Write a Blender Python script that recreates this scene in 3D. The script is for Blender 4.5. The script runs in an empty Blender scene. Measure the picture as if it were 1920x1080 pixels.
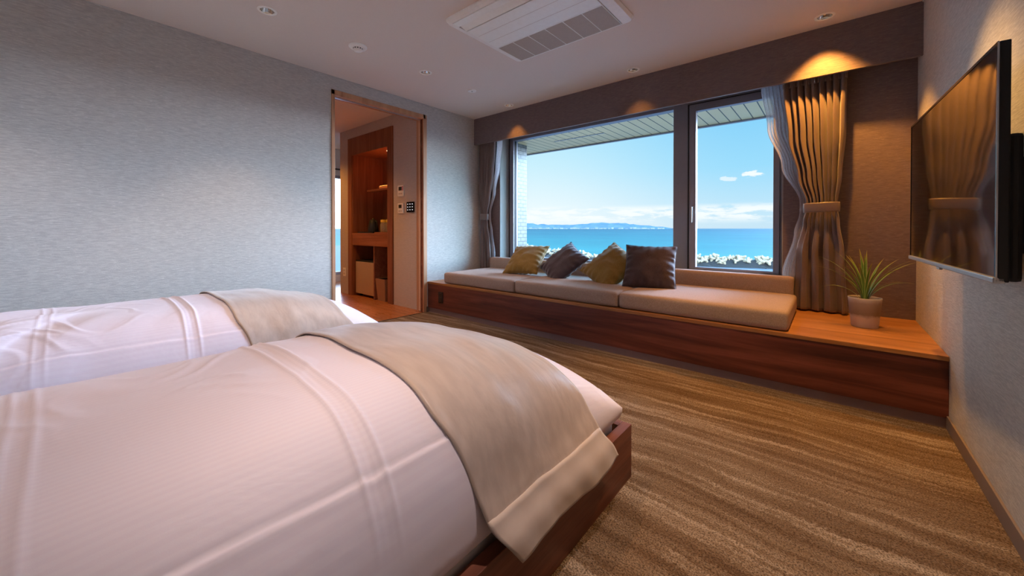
import bpy, bmesh, math, random
from mathutils import Vector, Matrix, noise
PI = math.pi
sc = bpy.context.scene
C = sc.collection
R = math.radians

# ------------------------------------------------------------------ camera
cam_d = bpy.data.cameras.new('camera')
cam = bpy.data.objects.new('camera', cam_d)
C.objects.link(cam)
cam_d.sensor_fit = 'HORIZONTAL'
cam_d.sensor_width = 36.0
cam_d.lens = 709.517 / 1920 * 36
cam_d.shift_y = -(540 - 434.537) / 1920
cam_d.clip_start = 0.02
cam_d.clip_end = 90000
cam.location = (0, 0, 0.93)
_p, _y = 0.00843, 0.69909
fw = Vector((-math.sin(_y) * math.cos(_p), math.cos(_y) * math.cos(_p), -math.sin(_p)))
rt = Vector((math.cos(_y), math.sin(_y), 0))
up = rt.cross(fw)
cam.rotation_euler = Matrix((rt, up, -fw)).transposed().to_euler()
sc.camera = cam

# ------------------------------------------------------------------ colour management
sc.view_settings.view_transform = 'Standard'
sc.view_settings.look = 'None'
sc.view_settings.gamma = 1
sc.view_settings.use_curve_mapping = False
sc.view_settings.exposure = 0.45


def lin(r, g, b):
    f = lambda c: ((c / 255 + 0.055) / 1.055) ** 2.4 if c > 10 else c / 255 / 12.92
    return (f(r), f(g), f(b), 1)


# ------------------------------------------------------------------ node helpers
class NT:
    def __init__(s, tree):
        s.t = tree
        s.n = tree.nodes
        s.l = tree.links

    def add(s, typ, **kw):
        nd = s.n.new(typ)
        for k, v in kw.items():
            setattr(nd, k, v)
        return nd

    def put(s, sock, v):
        if isinstance(v, bpy.types.NodeSocket):
            s.l.new(v, sock)
        elif v is not None:
            sock.default_value = v

    def math(s, op, a, b=None, c=None, clamp=False):
        nd = s.add('ShaderNodeMath', operation=op)
        nd.use_clamp = clamp
        for i, v in enumerate((a, b, c)):
            if v is not None:
                s.put(nd.inputs[i], v)
        return nd.outputs[0]

    def mix(s, f, a, b, mode='MIX'):
        nd = s.add('ShaderNodeMix', data_type='RGBA', blend_type=mode)
        s.put(nd.inputs[0], f)
        s.put(nd.inputs[6], a)
        s.put(nd.inputs[7], b)
        return nd.outputs[2]

    def ramp(s, f, stops, interp='LINEAR'):
        nd = s.add('ShaderNodeValToRGB')
        cr = nd.color_ramp
        cr.interpolation = interp
        while len(cr.elements) < len(stops):
            cr.elements.new(0.5)
        for e, (p, c) in zip(cr.elements, stops):
            e.position = p
            e.color = c if len(c) == 4 else (*c, 1)
        s.put(nd.inputs[0], f)
        return nd.outputs[0]

    def noise(s, vec, scale=5, detail=3, rough=0.5, dist=0.0):
        nd = s.add('ShaderNodeTexNoise')
        nd.inputs['Scale'].default_value = scale
        nd.inputs['Detail'].default_value = detail
        nd.inputs['Roughness'].default_value = rough
        nd.inputs['Distortion'].default_value = dist
        if vec is not None:
            s.put(nd.inputs['Vector'], vec)
        return nd.outputs['Fac']

    def mapping(s, vec, scale=(1, 1, 1), rot=(0, 0, 0), loc=(0, 0, 0)):
        nd = s.add('ShaderNodeMapping')
        s.put(nd.inputs['Vector'], vec)
        nd.inputs['Scale'].default_value = scale
        nd.inputs['Rotation'].default_value = rot
        nd.inputs['Location'].default_value = loc
        return nd.outputs[0]

    def smooth(s, v, a, b, lo=0.0, hi=1.0):
        nd = s.add('ShaderNodeMapRange', interpolation_type='SMOOTHSTEP')
        s.put(nd.inputs[0], v)
        for i, q in zip((1, 2, 3, 4), (a, b, lo, hi)):
            nd.inputs[i].default_value = q
        return nd.outputs[0]


# ------------------------------------------------------------------ world: hazy blue sky, with brighter fill zones added out of view
W = bpy.data.worlds.new('sky')
sc.world = W
W.use_nodes = True
nt = NT(W.node_tree)
nt.n.clear()
tc = nt.add('ShaderNodeTexCoord')
sep = nt.add('ShaderNodeSeparateXYZ')
nt.l.new(tc.outputs['Generated'], sep.inputs[0])
dx, dy, dz = sep.outputs
ele = nt.math('MAXIMUM', dz, 0.0)
base_r = nt.ramp(ele, [(0.0, lin(205, 230, 246)), (0.04, lin(200, 232, 250)), (0.14, lin(160, 221, 252)),
                       (0.3, lin(126, 203, 247)), (1.0, lin(70, 150, 225))])
base_l = nt.ramp(ele, [(0.0, lin(246, 250, 253)), (0.06, lin(238, 249, 254)), (0.16, lin(208, 240, 253)),
                       (0.3, lin(168, 226, 250)), (1.0, lin(90, 170, 232))])
side = nt.smooth(dx, -0.62, -0.12)
sky = nt.mix(side, base_l, base_r)
# low cumulus bank near the horizon and two small puffs
vec = nt.mapping(tc.outputs['Generated'], scale=(9, 9, 46))
cn = nt.noise(vec, 1.6, 7, 0.62, 0.3)
band = nt.math('MULTIPLY', nt.smooth(dz, 0.008, 0.03), nt.smooth(dz, 0.046, 0.062, 1.0, 0.0))
cl = nt.math('MULTIPLY', nt.smooth(cn, 0.40, 0.54), band)
cn2 = nt.noise(nt.mapping(tc.outputs['Generated'], scale=(22, 22, 60)), 2.0, 6, 0.6, 0.2)


def puff(px, pz, w, h):
    az = nt.math('DIVIDE', nt.math('SUBTRACT', dx, px), w)
    el = nt.math('DIVIDE', nt.math('SUBTRACT', dz, pz), h)
    r2 = nt.math('ADD', nt.math('MULTIPLY', az, az), nt.math('MULTIPLY', el, el))
    r2 = nt.math('ADD', r2, nt.math('MULTIPLY', nt.math('SUBTRACT', cn2, 0.5), 6.0))
    return nt.smooth(r2, 0.25, 1.0, 1.0, 0.0)


p1 = puff(-0.133, 0.119, 0.023, 0.0078)
p2 = puff(-0.178, 0.113, 0.018, 0.006)
allc = nt.math('MAXIMUM', cl, nt.math('MAXIMUM', p1, nt.math('MULTIPLY', p2, 0.7)))
sky = nt.mix(nt.math('MULTIPLY', allc, 0.9), sky, lin(255, 255, 255))
# brightness: fill glow added right, left and overhead, out of view, to light the room
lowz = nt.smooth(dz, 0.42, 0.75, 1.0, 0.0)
gfill = nt.math('MULTIPLY', nt.math('MULTIPLY', nt.smooth(dx, -0.07, 0.22), nt.smooth(dx, 0.32, 0.66, 1.0, 0.3)), lowz)
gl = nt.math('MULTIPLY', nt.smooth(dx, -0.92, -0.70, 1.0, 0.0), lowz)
bfill = nt.math('ADD', 1.0, nt.math('MULTIPLY', gfill, 58.0))
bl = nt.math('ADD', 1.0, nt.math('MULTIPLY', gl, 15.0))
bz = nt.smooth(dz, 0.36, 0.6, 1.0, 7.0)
sky = nt.mix(nt.math('MULTIPLY', nt.math('MAXIMUM', gfill, gl), 0.75), sky, lin(200, 208, 246))
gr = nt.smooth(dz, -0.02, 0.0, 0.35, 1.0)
st = nt.math('MULTIPLY', nt.math('MULTIPLY', nt.math('MAXIMUM', nt.math('MAXIMUM', bfill, bl), bz), gr), 0.77)
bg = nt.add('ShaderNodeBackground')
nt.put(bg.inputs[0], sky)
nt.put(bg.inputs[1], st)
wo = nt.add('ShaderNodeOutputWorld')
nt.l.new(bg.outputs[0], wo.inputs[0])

# ------------------------------------------------------------------ sun (outside, right of the building)
sd = bpy.data.lights.new('sun', 'SUN')
sd.energy = 2.4
sd.angle = R(0.6)
sd.color = (1.0, 0.93, 0.82)
so = bpy.data.objects.new('sun', sd)
C.objects.link(so)
so.location = (30, -10, 40)
so.rotation_euler = Vector((-0.75, 0.45, -0.75)).to_track_quat('-Z', 'Y').to_euler()

# ------------------------------------------------------------------ materials
MATS = {}


def mat(name, col, rough=0.6, metal=0.0, spec=0.5, build=None, **kw):
    if name in MATS:
        return MATS[name]
    m = bpy.data.materials.new(name)
    m.use_nodes = True
    n = NT(m.node_tree)
    b = n.n['Principled BSDF']
    b.inputs['Base Color'].default_value = col if len(col) == 4 else (*col, 1)
    b.inputs['Roughness'].default_value = rough
    b.inputs['Metallic'].default_value = metal
    b.inputs['Specular IOR Level'].default_value = spec
    for k, v in kw.items():
        b.inputs[k].default_value = v
    if build:
        build(n, b)
    else:
        # faint procedural mottling so no surface is perfectly even
        t = n.add('ShaderNodeTexCoord')
        f = n.noise(t.outputs['Object'], 35, 3, 0.6)
        c2 = tuple(min(1, x * 1.06) for x in b.inputs['Base Color'].default_value[:3]) + (1,)
        c1 = tuple(x * 0.94 for x in b.inputs['Base Color'].default_value[:3]) + (1,)
        n.put(b.inputs['Base Color'], n.mix(f, c1, c2))
    MATS[name] = m
    return m


def bump(n, b, h, strength=0.3, dist=0.002):
    bp = n.add('ShaderNodeBump')
    bp.inputs['Strength'].default_value = strength
    bp.inputs['Distance'].default_value = dist
    n.put(bp.inputs['Height'], h)
    n.l.new(bp.outputs[0], b.inputs['Normal'])


def wallpaper(c1, c2, c3):
    def f(n, b):
        g = n.add('ShaderNodeNewGeometry').outputs['Position']
        s1 = n.noise(n.mapping(g, scale=(22, 22, 260)), 1.0, 4, 0.65)
        s2 = n.noise(n.mapping(g, scale=(150, 150, 190)), 1.0, 3, 0.7)
        s3 = n.noise(n.mapping(g, scale=(40, 40, 420)), 1.0, 2, 0.5)
        m1 = n.mix(n.smooth(s1, 0.35, 0.65), c1, c2)
        m2 = n.mix(n.smooth(s3, 0.62, 0.74), m1, c3)
        n.put(b.inputs['Base Color'], m2)
        bump(n, b, n.math('ADD', n.math('MULTIPLY', s1, 0.6), n.math('MULTIPLY', s2, 0.5)), 0.5, 0.0025)
    return f


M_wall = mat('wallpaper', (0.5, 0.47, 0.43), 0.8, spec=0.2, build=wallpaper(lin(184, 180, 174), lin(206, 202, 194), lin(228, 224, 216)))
M_wallshade = mat('wallpaper_shaded', (0.5, 0.47, 0.43), 0.85, spec=0.2, build=wallpaper(lin(112, 98, 98), lin(128, 112, 110), lin(148, 132, 128)))  # same wallpaper, darkened: backlit shade of the window side put into the colour
M_hall = mat('wallpaper_hall', (0.5, 0.45, 0.42), 0.85, spec=0.2, build=wallpaper(lin(196, 182, 172), lin(206, 192, 182), lin(216, 202, 192)))


def ceilb(n, b):
    g = n.add('ShaderNodeNewGeometry').outputs['Position']
    s = n.noise(g, 160, 4, 0.7)
    n.put(b.inputs['Base Color'], n.mix(s, lin(224, 210, 198), lin(236, 222, 208)))
    bump(n, b, s, 0.25, 0.001)


M_ceil = mat('ceiling_paper', (0.5, 0.5, 0.5), 0.9, spec=0.15, build=ceilb)


def wood(c1, c2, c3, axis='X', sc_=1.0, plank=None):
    """grain running along the axis, seen in world space"""
    def f(n, b):
        g = n.add('ShaderNodeNewGeometry').outputs['Position']
        st = {'X': (0.9, 14, 14), 'Y': (14, 0.9, 14), 'Z': (14, 14, 0.9)}[axis]
        st = tuple(x * sc_ for x in st)
        a = n.noise(n.mapping(g, scale=st), 1.0, 5, 0.62, 0.6)
        fine = n.noise(n.mapping(g, scale=tuple(x * 7 for x in st)), 1.0, 4, 0.6)
        col = n.ramp(a, [(0.3, c1), (0.5, c2), (0.72, c3)])
        col = n.mix(n.math('MULTIPLY', n.smooth(fine, 0.5, 0.8), 0.35), col, c1)
        if plank:
            br = n.add('ShaderNodeTexBrick')
            rot = {'X': (0, 0, 0), 'Y': (0, 0, PI / 2)}[axis]
            n.put(br.inputs['Vector'], n.mapping(g, rot=rot))
            br.inputs['Scale'].default_value = 1
            br.inputs['Brick Width'].default_value = plank[0]
            br.inputs['Row Height'].default_value = plank[1]
            br.inputs['Mortar Size'].default_value = 0.0012
            br.inputs['Color1'].default_value = (0.85, 0.85, 0.85, 1)
            br.inputs['Color2'].default_value = (1.1, 1.1, 1.1, 1)
            br.inputs['Mortar'].default_value = (0.3, 0.3, 0.3, 1)
            col = n.mix(1.0, col, br.outputs[0], 'MULTIPLY')
        n.put(b.inputs['Base Color'], col)
        n.put(b.inputs['Roughness'], n.smooth(fine, 0.2, 0.8, b.inputs['Roughness'].default_value - 0.06,
                                              b.inputs['Roughness'].default_value + 0.08))
        bump(n, b, fine, 0.12, 0.0008)
    return f


M_walnut = mat('walnut_panel', (0.2, 0.1, 0.06), 0.42, spec=0.4, build=wood(lin(66, 30, 22), lin(104, 52, 38), lin(134, 74, 56), 'X'))
M_ledge = mat('ledge_wood', (0.3, 0.15, 0.08), 0.38, spec=0.45, build=wood(lin(140, 92, 46), lin(164, 110, 60), lin(184, 128, 74), 'X', 1.3))
M_bedw = mat('bed_walnut', (0.2, 0.1, 0.06), 0.42, spec=0.4, build=wood(lin(86, 48, 34), lin(118, 68, 50), lin(142, 88, 66), 'Y'))
M_cabw = mat('cabinet_wood', (0.2, 0.1, 0.06), 0.5, spec=0.3, build=wood(lin(116, 68, 48), lin(140, 86, 62), lin(160, 102, 76), 'Z'))
M_cabh = mat('cabinet_wood_h', (0.2, 0.1, 0.06), 0.5, spec=0.3, build=wood(lin(120, 70, 50), lin(146, 88, 62), lin(168, 106, 76), 'X'))
M_trimw = mat('door_trim_wood', (0.4, 0.25, 0.15), 0.45, spec=0.35, build=wood(lin(172, 122, 86), lin(192, 142, 104), lin(208, 160, 122), 'Z'))
M_hallfl = mat('hall_floor', (0.4, 0.2, 0.1), 0.3, spec=0.4, build=wood(lin(142, 84, 44), lin(168, 104, 60), lin(188, 124, 78), 'X', 1.2, plank=(1.2, 0.15)))


def carpet(n, b):
    g = n.add('ShaderNodeNewGeometry').outputs['Position']
    wob = n.noise(n.mapping(g, scale=(1.3, 1.3, 1)), 1.0, 3, 0.5)
    mp = n.add('ShaderNodeVectorMath', operation='ADD')
    n.put(mp.inputs[0], g)
    cmb = n.add('ShaderNodeCombineXYZ')
    brk = n.noise(g, 75, 3, 0.7)
    n.put(cmb.inputs[1], n.math('ADD', n.math('MULTIPLY', wob, 0.22), n.math('MULTIPLY', brk, 0.06)))
    n.put(mp.inputs[1], cmb.outputs[0])
    a = n.noise(n.mapping(mp.outputs[0], scale=(0.7, 15, 1)), 1.0, 6, 0.72)
    c = n.noise(n.mapping(mp.outputs[0], scale=(2.0, 52, 1)), 1.0, 4, 0.7)
    fine = n.noise(g, 210, 2, 0.6)
    med = n.noise(g, 120, 3, 0.65)
    v = n.math('ADD', n.math('MULTIPLY', a, 0.68), n.math('MULTIPLY', c, 0.32))
    col = n.ramp(v, [(0.3, lin(104, 80, 60)), (0.43, lin(136, 108, 82)), (0.52, lin(168, 142, 116)), (0.59, lin(212, 190, 166)), (0.7, lin(236, 218, 198))])
    col = n.mix(n.smooth(fine, 0.34, 0.58, 0.72, 0.0), col, lin(58, 44, 34))
    col = n.mix(n.smooth(med, 0.5, 0.75, 0.0, 0.3), col, lin(206, 186, 160))
    n.put(b.inputs['Base Color'], col)
    h = n.math('ADD', n.math('MULTIPLY', fine, 0.7), n.math('ADD', n.math('MULTIPLY', med, 1.0), n.math('MULTIPLY', v, 1.2)))
    bump(n, b, h, 1.0, 0.014)


M_carpet = mat('carpet', (0.3, 0.2, 0.1), 0.95, spec=0.1, build=carpet)


def linen(axis_scale=(260, 1.4, 1)):
    def f(n, b):
        g = n.add('ShaderNodeNewGeometry').outputs['Position']
        st = n.noise(n.mapping(g, scale=axis_scale), 1.0, 2, 0.5)
        w = n.noise(n.mapping(g, scale=(9, 4, 6)), 1.0, 4, 0.55, 0.4)
        fine = n.noise(g, 700, 2, 0.6)
        # woven satin stripe running along the bed
        sp = n.add('ShaderNodeSeparateXYZ')
        n.put(sp.inputs[0], g)
        s = n.math('SINE', n.math('MULTIPLY', sp.outputs[0], 2 * PI / 0.011))
        n.put(b.inputs['Roughness'], n.smooth(s, -0.3, 0.3, 0.55, 0.53))
        n.put(b.inputs['Base Color'], n.mix(n.smooth(s, -0.4, 0.4), lin(230, 222, 234), lin(232, 225, 236)))
        h = n.math('ADD', n.math('MULTIPLY', w, 1.0), n.math('ADD', n.math('MULTIPLY', st, 0.003), n.math('MULTIPLY', fine, 0.012)))
        bump(n, b, h, 0.35, 0.012)
    return f


M_duvet = mat('duvet_cotton', lin(236, 230, 232), 0.55, spec=0.3, build=linen(), **{'Sheen Weight': 0.15})
M_sheet = mat('mattress_cloth', lin(226, 214, 204), 0.8, spec=0.2)


def runnerb(n, b):
    g = n.add('ShaderNodeNewGeometry').outputs['Position']
    st = n.noise(n.mapping(g, scale=(8, 40, 20)), 1.0, 3, 0.5)
    w = n.noise(n.mapping(g, scale=(5, 9, 6)), 1.0, 4, 0.55, 0.5)
    fine = n.noise(n.mapping(g, scale=(900, 900, 900)), 1.0, 2, 0.6)
    n.put(b.inputs['Base Color'], n.mix(n.smooth(st, 0.3, 0.7), lin(184, 166, 152), lin(196, 178, 164)))
    h = n.math('ADD', n.math('MULTIPLY', w, 1.0), n.math('ADD', n.math('MULTIPLY', st, 0.08), n.math('MULTIPLY', fine, 0.015)))
    bump(n, b, h, 0.3, 0.010)


M_runner = mat('runner_satin', lin(180, 160, 136), 0.42, spec=0.5, build=runnerb, **{'Sheen Weight': 0.3, 'Sheen Roughness': 0.4})
M_hem = mat('runner_hem', lin(194, 178, 166), 0.42, spec=0.5, **{'Sheen Weight': 0.3})


def woven(c1, c2, s=420, d=0.001):
    def f(n, b):
        g = n.add('ShaderNodeTexCoord').outputs['Object']
        a = n.noise(n.mapping(g, scale=(s, s, s * 0.4)), 1.0, 2, 0.6)
        c = n.noise(n.mapping(g, scale=(s * 0.4, s, s)), 1.0, 2, 0.6)
        w = n.math('MULTIPLY', n.math('ADD', a, c), 0.5)
        n.put(b.inputs['Base Color'], n.mix(n.smooth(w, 0.35, 0.65), c1, c2))
        bump(n, b, w, 0.5, d)
    return f


M_seat = mat('seat_fabric', (0.4, 0.33, 0.3), 0.85, spec=0.2, build=woven(lin(146, 124, 110), lin(176, 154, 140)))
M_gold = mat('pillow_gold', (0.4, 0.3, 0.1), 0.7, spec=0.3, build=woven(lin(118, 90, 30), lin(146, 114, 46)), **{'Sheen Weight': 0.25})
M_brown = mat('pillow_brown', (0.1, 0.08, 0.07), 0.7, spec=0.3, build=woven(lin(56, 44, 50), lin(78, 64, 68)), **{'Sheen Weight': 0.25})
M_drape = mat('drape_satin', (0.3, 0.25, 0.22), 0.4, spec=0.5, build=woven(lin(106, 90, 86), lin(126, 108, 102), 700, 0.0004), **{'Sheen Weight': 0.3})


def sheerb(n, b):
    out = n.n['Material Output']
    tr = n.add('ShaderNodeBsdfTransparent')
    tl = n.add('ShaderNodeBsdfTranslucent')
    tl.inputs[0].default_value = lin(232, 232, 236)
    df = n.add('ShaderNodeBsdfDiffuse')
    df.inputs[0].default_value = lin(225, 225, 230)
    m1 = n.add('ShaderNodeMixShader')
    m1.inputs[0].default_value = 0.65
    n.l.new(df.outputs[0], m1.inputs[1])
    n.l.new(tl.outputs[0], m1.inputs[2])
    m2 = n.add('ShaderNodeMixShader')
    g = n.add('ShaderNodeTexCoord').outputs['Object']
    w = n.noise(n.mapping(g, scale=(900, 900, 30)), 1.0, 2, 0.5)
    n.put(m2.inputs[0], n.smooth(w, 0.3, 0.7, 0.55, 0.85))
    n.l.new(tr.outputs[0], m2.inputs[1])
    n.l.new(m1.outputs[0], m2.inputs[2])
    n.l.new(m2.outputs[0], out.inputs[0])


M_sheer = mat('sheer_voile', (0.8, 0.8, 0.82), 0.8, build=sheerb)
M_frame = mat('window_aluminium', lin(138, 134, 142), 0.4, 0.3)
M_framed = mat('window_gasket', lin(34, 32, 32), 0.6)
M_silver = mat('silver_metal', lin(196, 196, 198), 0.3, 0.8)
M_chrome = mat('chrome', lin(230, 230, 230), 0.08, 1.0)
M_reveal = mat('reveal_white', lin(160, 160, 156), 0.7)


def glassb(n, b):
    out = n.n['Material Output']
    tr = n.add('ShaderNodeBsdfTransparent')
    tr.inputs[0].default_value = (0.96, 0.985, 0.985, 1)
    gl = n.add('ShaderNodeBsdfGlossy')
    gl.inputs['Roughness'].default_value = 0.01
    fr = n.add('ShaderNodeFresnel')
    fr.inputs[0].default_value = 1.12
    mx = n.add('ShaderNodeMixShader')
    n.l.new(fr.outputs[0], mx.inputs[0])
    n.l.new(tr.outputs[0], mx.inputs[1])
    n.l.new(gl.outputs[0], mx.inputs[2])
    n.l.new(mx.outputs[0], out.inputs[0])


M_glass = mat('window_glass', (1, 1, 1), 0.0, build=glassb)
M_white = mat('white_plastic', lin(248, 243, 234), 0.4)
M_white2 = mat('white_panel', lin(253, 250, 240), 0.35)
M_grille = mat('grille_plastic', lin(206, 190, 174), 0.5)
M_dark = mat('dark_slot', lin(52, 46, 44), 0.7)
M_black = mat('black_plastic', lin(16, 15, 18), 0.45)
M_blackg = mat('black_gloss', lin(12, 12, 20), 0.2, 0.2)


def screenb(n, b):
    g = n.add('ShaderNodeTexCoord').outputs['Object']
    w = n.noise(g, 3, 2, 0.5)
    n.put(b.inputs['Base Color'], n.mix(w, lin(6, 6, 9), lin(12, 12, 15)))


M_screen = mat('tv_screen', (0.004, 0.004, 0.006), 0.07, spec=1.0, build=screenb, **{'Coat Weight': 1.0, 'Coat Roughness': 0.04, 'Coat IOR': 1.65})
M_kick = mat('kickboard_vinyl', lin(138, 112, 108), 0.55)
M_base = mat('baseboard_vinyl', lin(128, 112, 104), 0.55)


def potb(n, b):
    g = n.add('ShaderNodeTexCoord').outputs['Object']
    sp = n.add('ShaderNodeSeparateXYZ')
    n.put(sp.inputs[0], g)
    w = n.noise(g, 26, 5, 0.65)
    z = n.math('ADD', sp.outputs[2], n.math('MULTIPLY', w, 0.03))
    c = n.ramp(n.math('MULTIPLY', z, 5.0), [(0.0, lin(198, 188, 180)), (0.38, lin(196, 186, 176)), (0.47, lin(128, 116, 104)), (0.8, lin(144, 132, 122)), (0.97, lin(186, 178, 172))])
    c = n.mix(n.smooth(w, 0.6, 0.75, 0.0, 0.4), c, lin(120, 100, 88))
    n.put(b.inputs['Base Color'], c)
    bump(n, b, n.noise(g, 90, 5, 0.7), 0.5, 0.003)


M_pot = mat('pot_cement', (0.5, 0.45, 0.4), 0.85, build=potb)
M_soil = mat('bark_chips', lin(110, 66, 40), 0.9)


def leafb(n, b):
    g = n.add('ShaderNodeTexCoord').outputs['Object']
    uv = n.add('ShaderNodeTexCoord').outputs['UV']
    sp = n.add('ShaderNodeSeparateXYZ')
    n.put(sp.inputs[0], uv)
    e = n.math('ABSOLUTE', n.math('SUBTRACT', sp.outputs[0], 0.5))
    c = n.mix(n.noise(g, 14, 3, 0.6), lin(62, 104, 44), lin(104, 142, 58))
    c = n.mix(n.smooth(e, 0.3, 0.46), c, lin(176, 190, 110))
    c = n.mix(n.smooth(sp.outputs[1], 0.7, 1.0, 0, 0.5), c, lin(190, 150, 50))
    n.put(b.inputs['Base Color'], c)


M_leaf = mat('leaf', (0.1, 0.3, 0.06), 0.4, spec=0.4, build=leafb)


def tileb(n, b):
    g = n.add('ShaderNodeNewGeometry').outputs['Position']
    br = n.add('ShaderNodeTexBrick')
    sp = n.add('ShaderNodeSeparateXYZ')
    n.put(sp.inputs[0], g)
    cm = n.add('ShaderNodeCombineXYZ')
    n.put(cm.inputs[0], n.math('ADD', sp.outputs[1], sp.outputs[0]))
    n.put(cm.inputs[1], sp.outputs[2])
    n.put(br.inputs['Vector'], cm.outputs[0])
    br.inputs['Scale'].default_value = 1
    br.inputs['Brick Width'].default_value = 0.098
    br.inputs['Row Height'].default_value = 0.0505
    br.inputs['Mortar Size'].default_value = 0.0042
    br.inputs['Color1'].default_value = lin(92, 94, 92)
    br.inputs['Color2'].default_value = lin(104, 104, 100)
    br.inputs['Mortar'].default_value = lin(34, 38, 42)
    n.put(b.inputs['Base Color'], br.outputs[0])
    bump(n, b, n.math('SUBTRACT', 1.0, br.outputs['Fac']), 0.5, 0.004)


M_tile = mat('white_wall_tile', (0.8, 0.8, 0.8), 0.35, build=tileb)


def soffb(n, b):
    g = n.add('ShaderNodeNewGeometry').outputs['Position']
    sp = n.add('ShaderNodeSeparateXYZ')
    n.put(sp.inputs[0], g)
    fr = n.math('FRACT', n.math('DIVIDE', n.math('ADD', sp.outputs[0], 10.009), 0.1033))
    ln = n.math('ABSOLUTE', n.math('SUBTRACT', fr, 0.5))
    n.put(b.inputs['Base Color'], n.mix(n.smooth(ln, 0.44, 0.47), lin(228, 198, 144), lin(70, 58, 42)))
    bump(n, b, n.smooth(ln, 0.43, 0.47, 1.0, 0.0), 0.6, 0.004)


M_soffit = mat('soffit_metal', (0.8, 0.8, 0.7), 0.5, build=soffb)


def seab(n, b):
    g = n.add('ShaderNodeNewGeometry').outputs['Position']
    a = n.noise(n.mapping(g, scale=(0.0016, 0.006, 1), rot=(0, 0, 0.35)), 1.0, 6, 0.6)
    far = n.noise(n.mapping(g, scale=(0.02, 0.09, 1), rot=(0, 0, 0.5)), 1.0, 5, 0.6)
    wv = n.noise(n.mapping(g, scale=(0.25, 0.7, 1), rot=(0, 0, 0.6)), 1.0, 6, 0.7)
    cd = n.add('ShaderNodeSeparateXYZ')
    n.put(cd.inputs[0], g)
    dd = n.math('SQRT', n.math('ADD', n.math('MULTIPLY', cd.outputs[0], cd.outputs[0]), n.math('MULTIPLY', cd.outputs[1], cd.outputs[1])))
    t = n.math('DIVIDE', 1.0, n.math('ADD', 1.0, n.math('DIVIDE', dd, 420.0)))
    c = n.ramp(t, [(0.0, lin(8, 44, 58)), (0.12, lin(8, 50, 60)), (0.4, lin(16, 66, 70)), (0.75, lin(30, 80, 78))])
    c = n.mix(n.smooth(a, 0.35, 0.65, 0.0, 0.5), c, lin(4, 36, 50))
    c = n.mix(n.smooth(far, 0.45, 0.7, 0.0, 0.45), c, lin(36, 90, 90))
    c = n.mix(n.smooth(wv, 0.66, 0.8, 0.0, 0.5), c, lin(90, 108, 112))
    n.put(b.inputs['Base Color'], c)
    bump(n, b, wv, 0.5, 0.5)


M_sea = mat('sea_water', (0.05, 0.3, 0.45), 0.7, spec=0.08, build=seab)


def hillb(n, b):
    g = n.add('ShaderNodeNewGeometry').outputs['Position']
    a = n.noise(n.mapping(g, scale=(0.004, 0.004, 0.012)), 1.0, 6, 0.6)
    sp = n.add('ShaderNodeSeparateXYZ')
    n.put(sp.inputs[0], g)
    c = n.mix(n.smooth(a, 0.35, 0.65), lin(62, 80, 96), lin(74, 90, 104))  # distance haze is put into the colour as a blue-grey tint
    n.put(b.inputs['Base Color'], c)


M_hill = mat('hazy_hill', (0.3, 0.4, 0.5), 0.95, spec=0.0, build=hillb)
M_shore = mat('far_shore', lin(112, 114, 112), 0.9, spec=0.0)


def concb(n, b):
    g = n.add('ShaderNodeNewGeometry').outputs['Position']
    a = n.noise(g, 0.9, 6, 0.65)
    n.put(b.inputs['Base Color'], n.mix(a, lin(116, 104, 84), lin(140, 126, 104)))
    bump(n, b, a, 0.3, 0.05)


M_conc = mat('tetrapod_concrete', (0.7, 0.7, 0.65), 0.9, spec=0.1, build=concb)
M_quay = mat('quay_concrete', lin(82, 86, 92), 0.9, spec=0.1)
M_fridge = mat('fridge_steel', lin(214, 186, 150), 0.35, 0.45)
M_fridged = mat('fridge_side', lin(52, 62, 72), 0.5)
M_bin = mat('bin_leatherette', lin(168, 124, 92), 0.6)
M_bind = mat('bin_lining', lin(50, 44, 48), 0.7)
M_kettle = mat('kettle_black', lin(34, 36, 44), 0.4)
M_tray = mat('tray_black', lin(28, 24, 26), 0.35)
M_jar = mat('jar_glass', lin(226, 216, 190), 0.15, build=None, **{'Transmission Weight': 0.7})
M_gold2 = mat('jar_lid', lin(218, 184, 72), 0.4)
M_paper = mat('paper_box', lin(214, 176, 132), 0.7)
M_lcd = mat('lcd_dark', lin(58, 56, 52), 0.2)
M_pink = mat('pink_label', lin(206, 110, 120), 0.5)


def emit(name, col, s):
    m = bpy.data.materials.new(name)
    m.use_nodes = True
    b = m.node_tree.nodes['Principled BSDF']
    b.inputs['Base Color'].default_value = col
    b.inputs['Emission Color'].default_value = col
    b.inputs['Emission Strength'].default_value = s
    return m


M_led = emit('lamp_glow', (1.0, 0.66, 0.32, 1), 2.5)
M_dot = emit('switch_dot', (0.9, 0.95, 1.0, 1), 0.5)


# ------------------------------------------------------------------ geometry helpers
def new_bm():
    return bmesh.new()


def bx(bm, x0, x1, y0, y1, z0, z1, bev=0.0, seg=2):
    t = bmesh.new()
    bmesh.ops.create_cube(t, size=1)
    for v in t.verts:
        v.co = Vector(((x0 + x1) / 2 + v.co.x * (x1 - x0), (y0 + y1) / 2 + v.co.y * (y1 - y0), (z0 + z1) / 2 + v.co.z * (z1 - z0)))
    if bev > 0:
        bmesh.ops.bevel(t, geom=list(t.edges), offset=bev, segments=seg, profile=0.6, affect='EDGES')
    me = bpy.data.meshes.new('tmp')
    t.to_mesh(me)
    t.free()
    bm.from_mesh(me)
    bpy.data.meshes.remove(me)
    return bm


def box(x0, x1, y0, y1, z0, z1, bev=0.0, seg=2):
    return bx(new_bm(), x0, x1, y0, y1, z0, z1, bev, seg)


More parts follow.
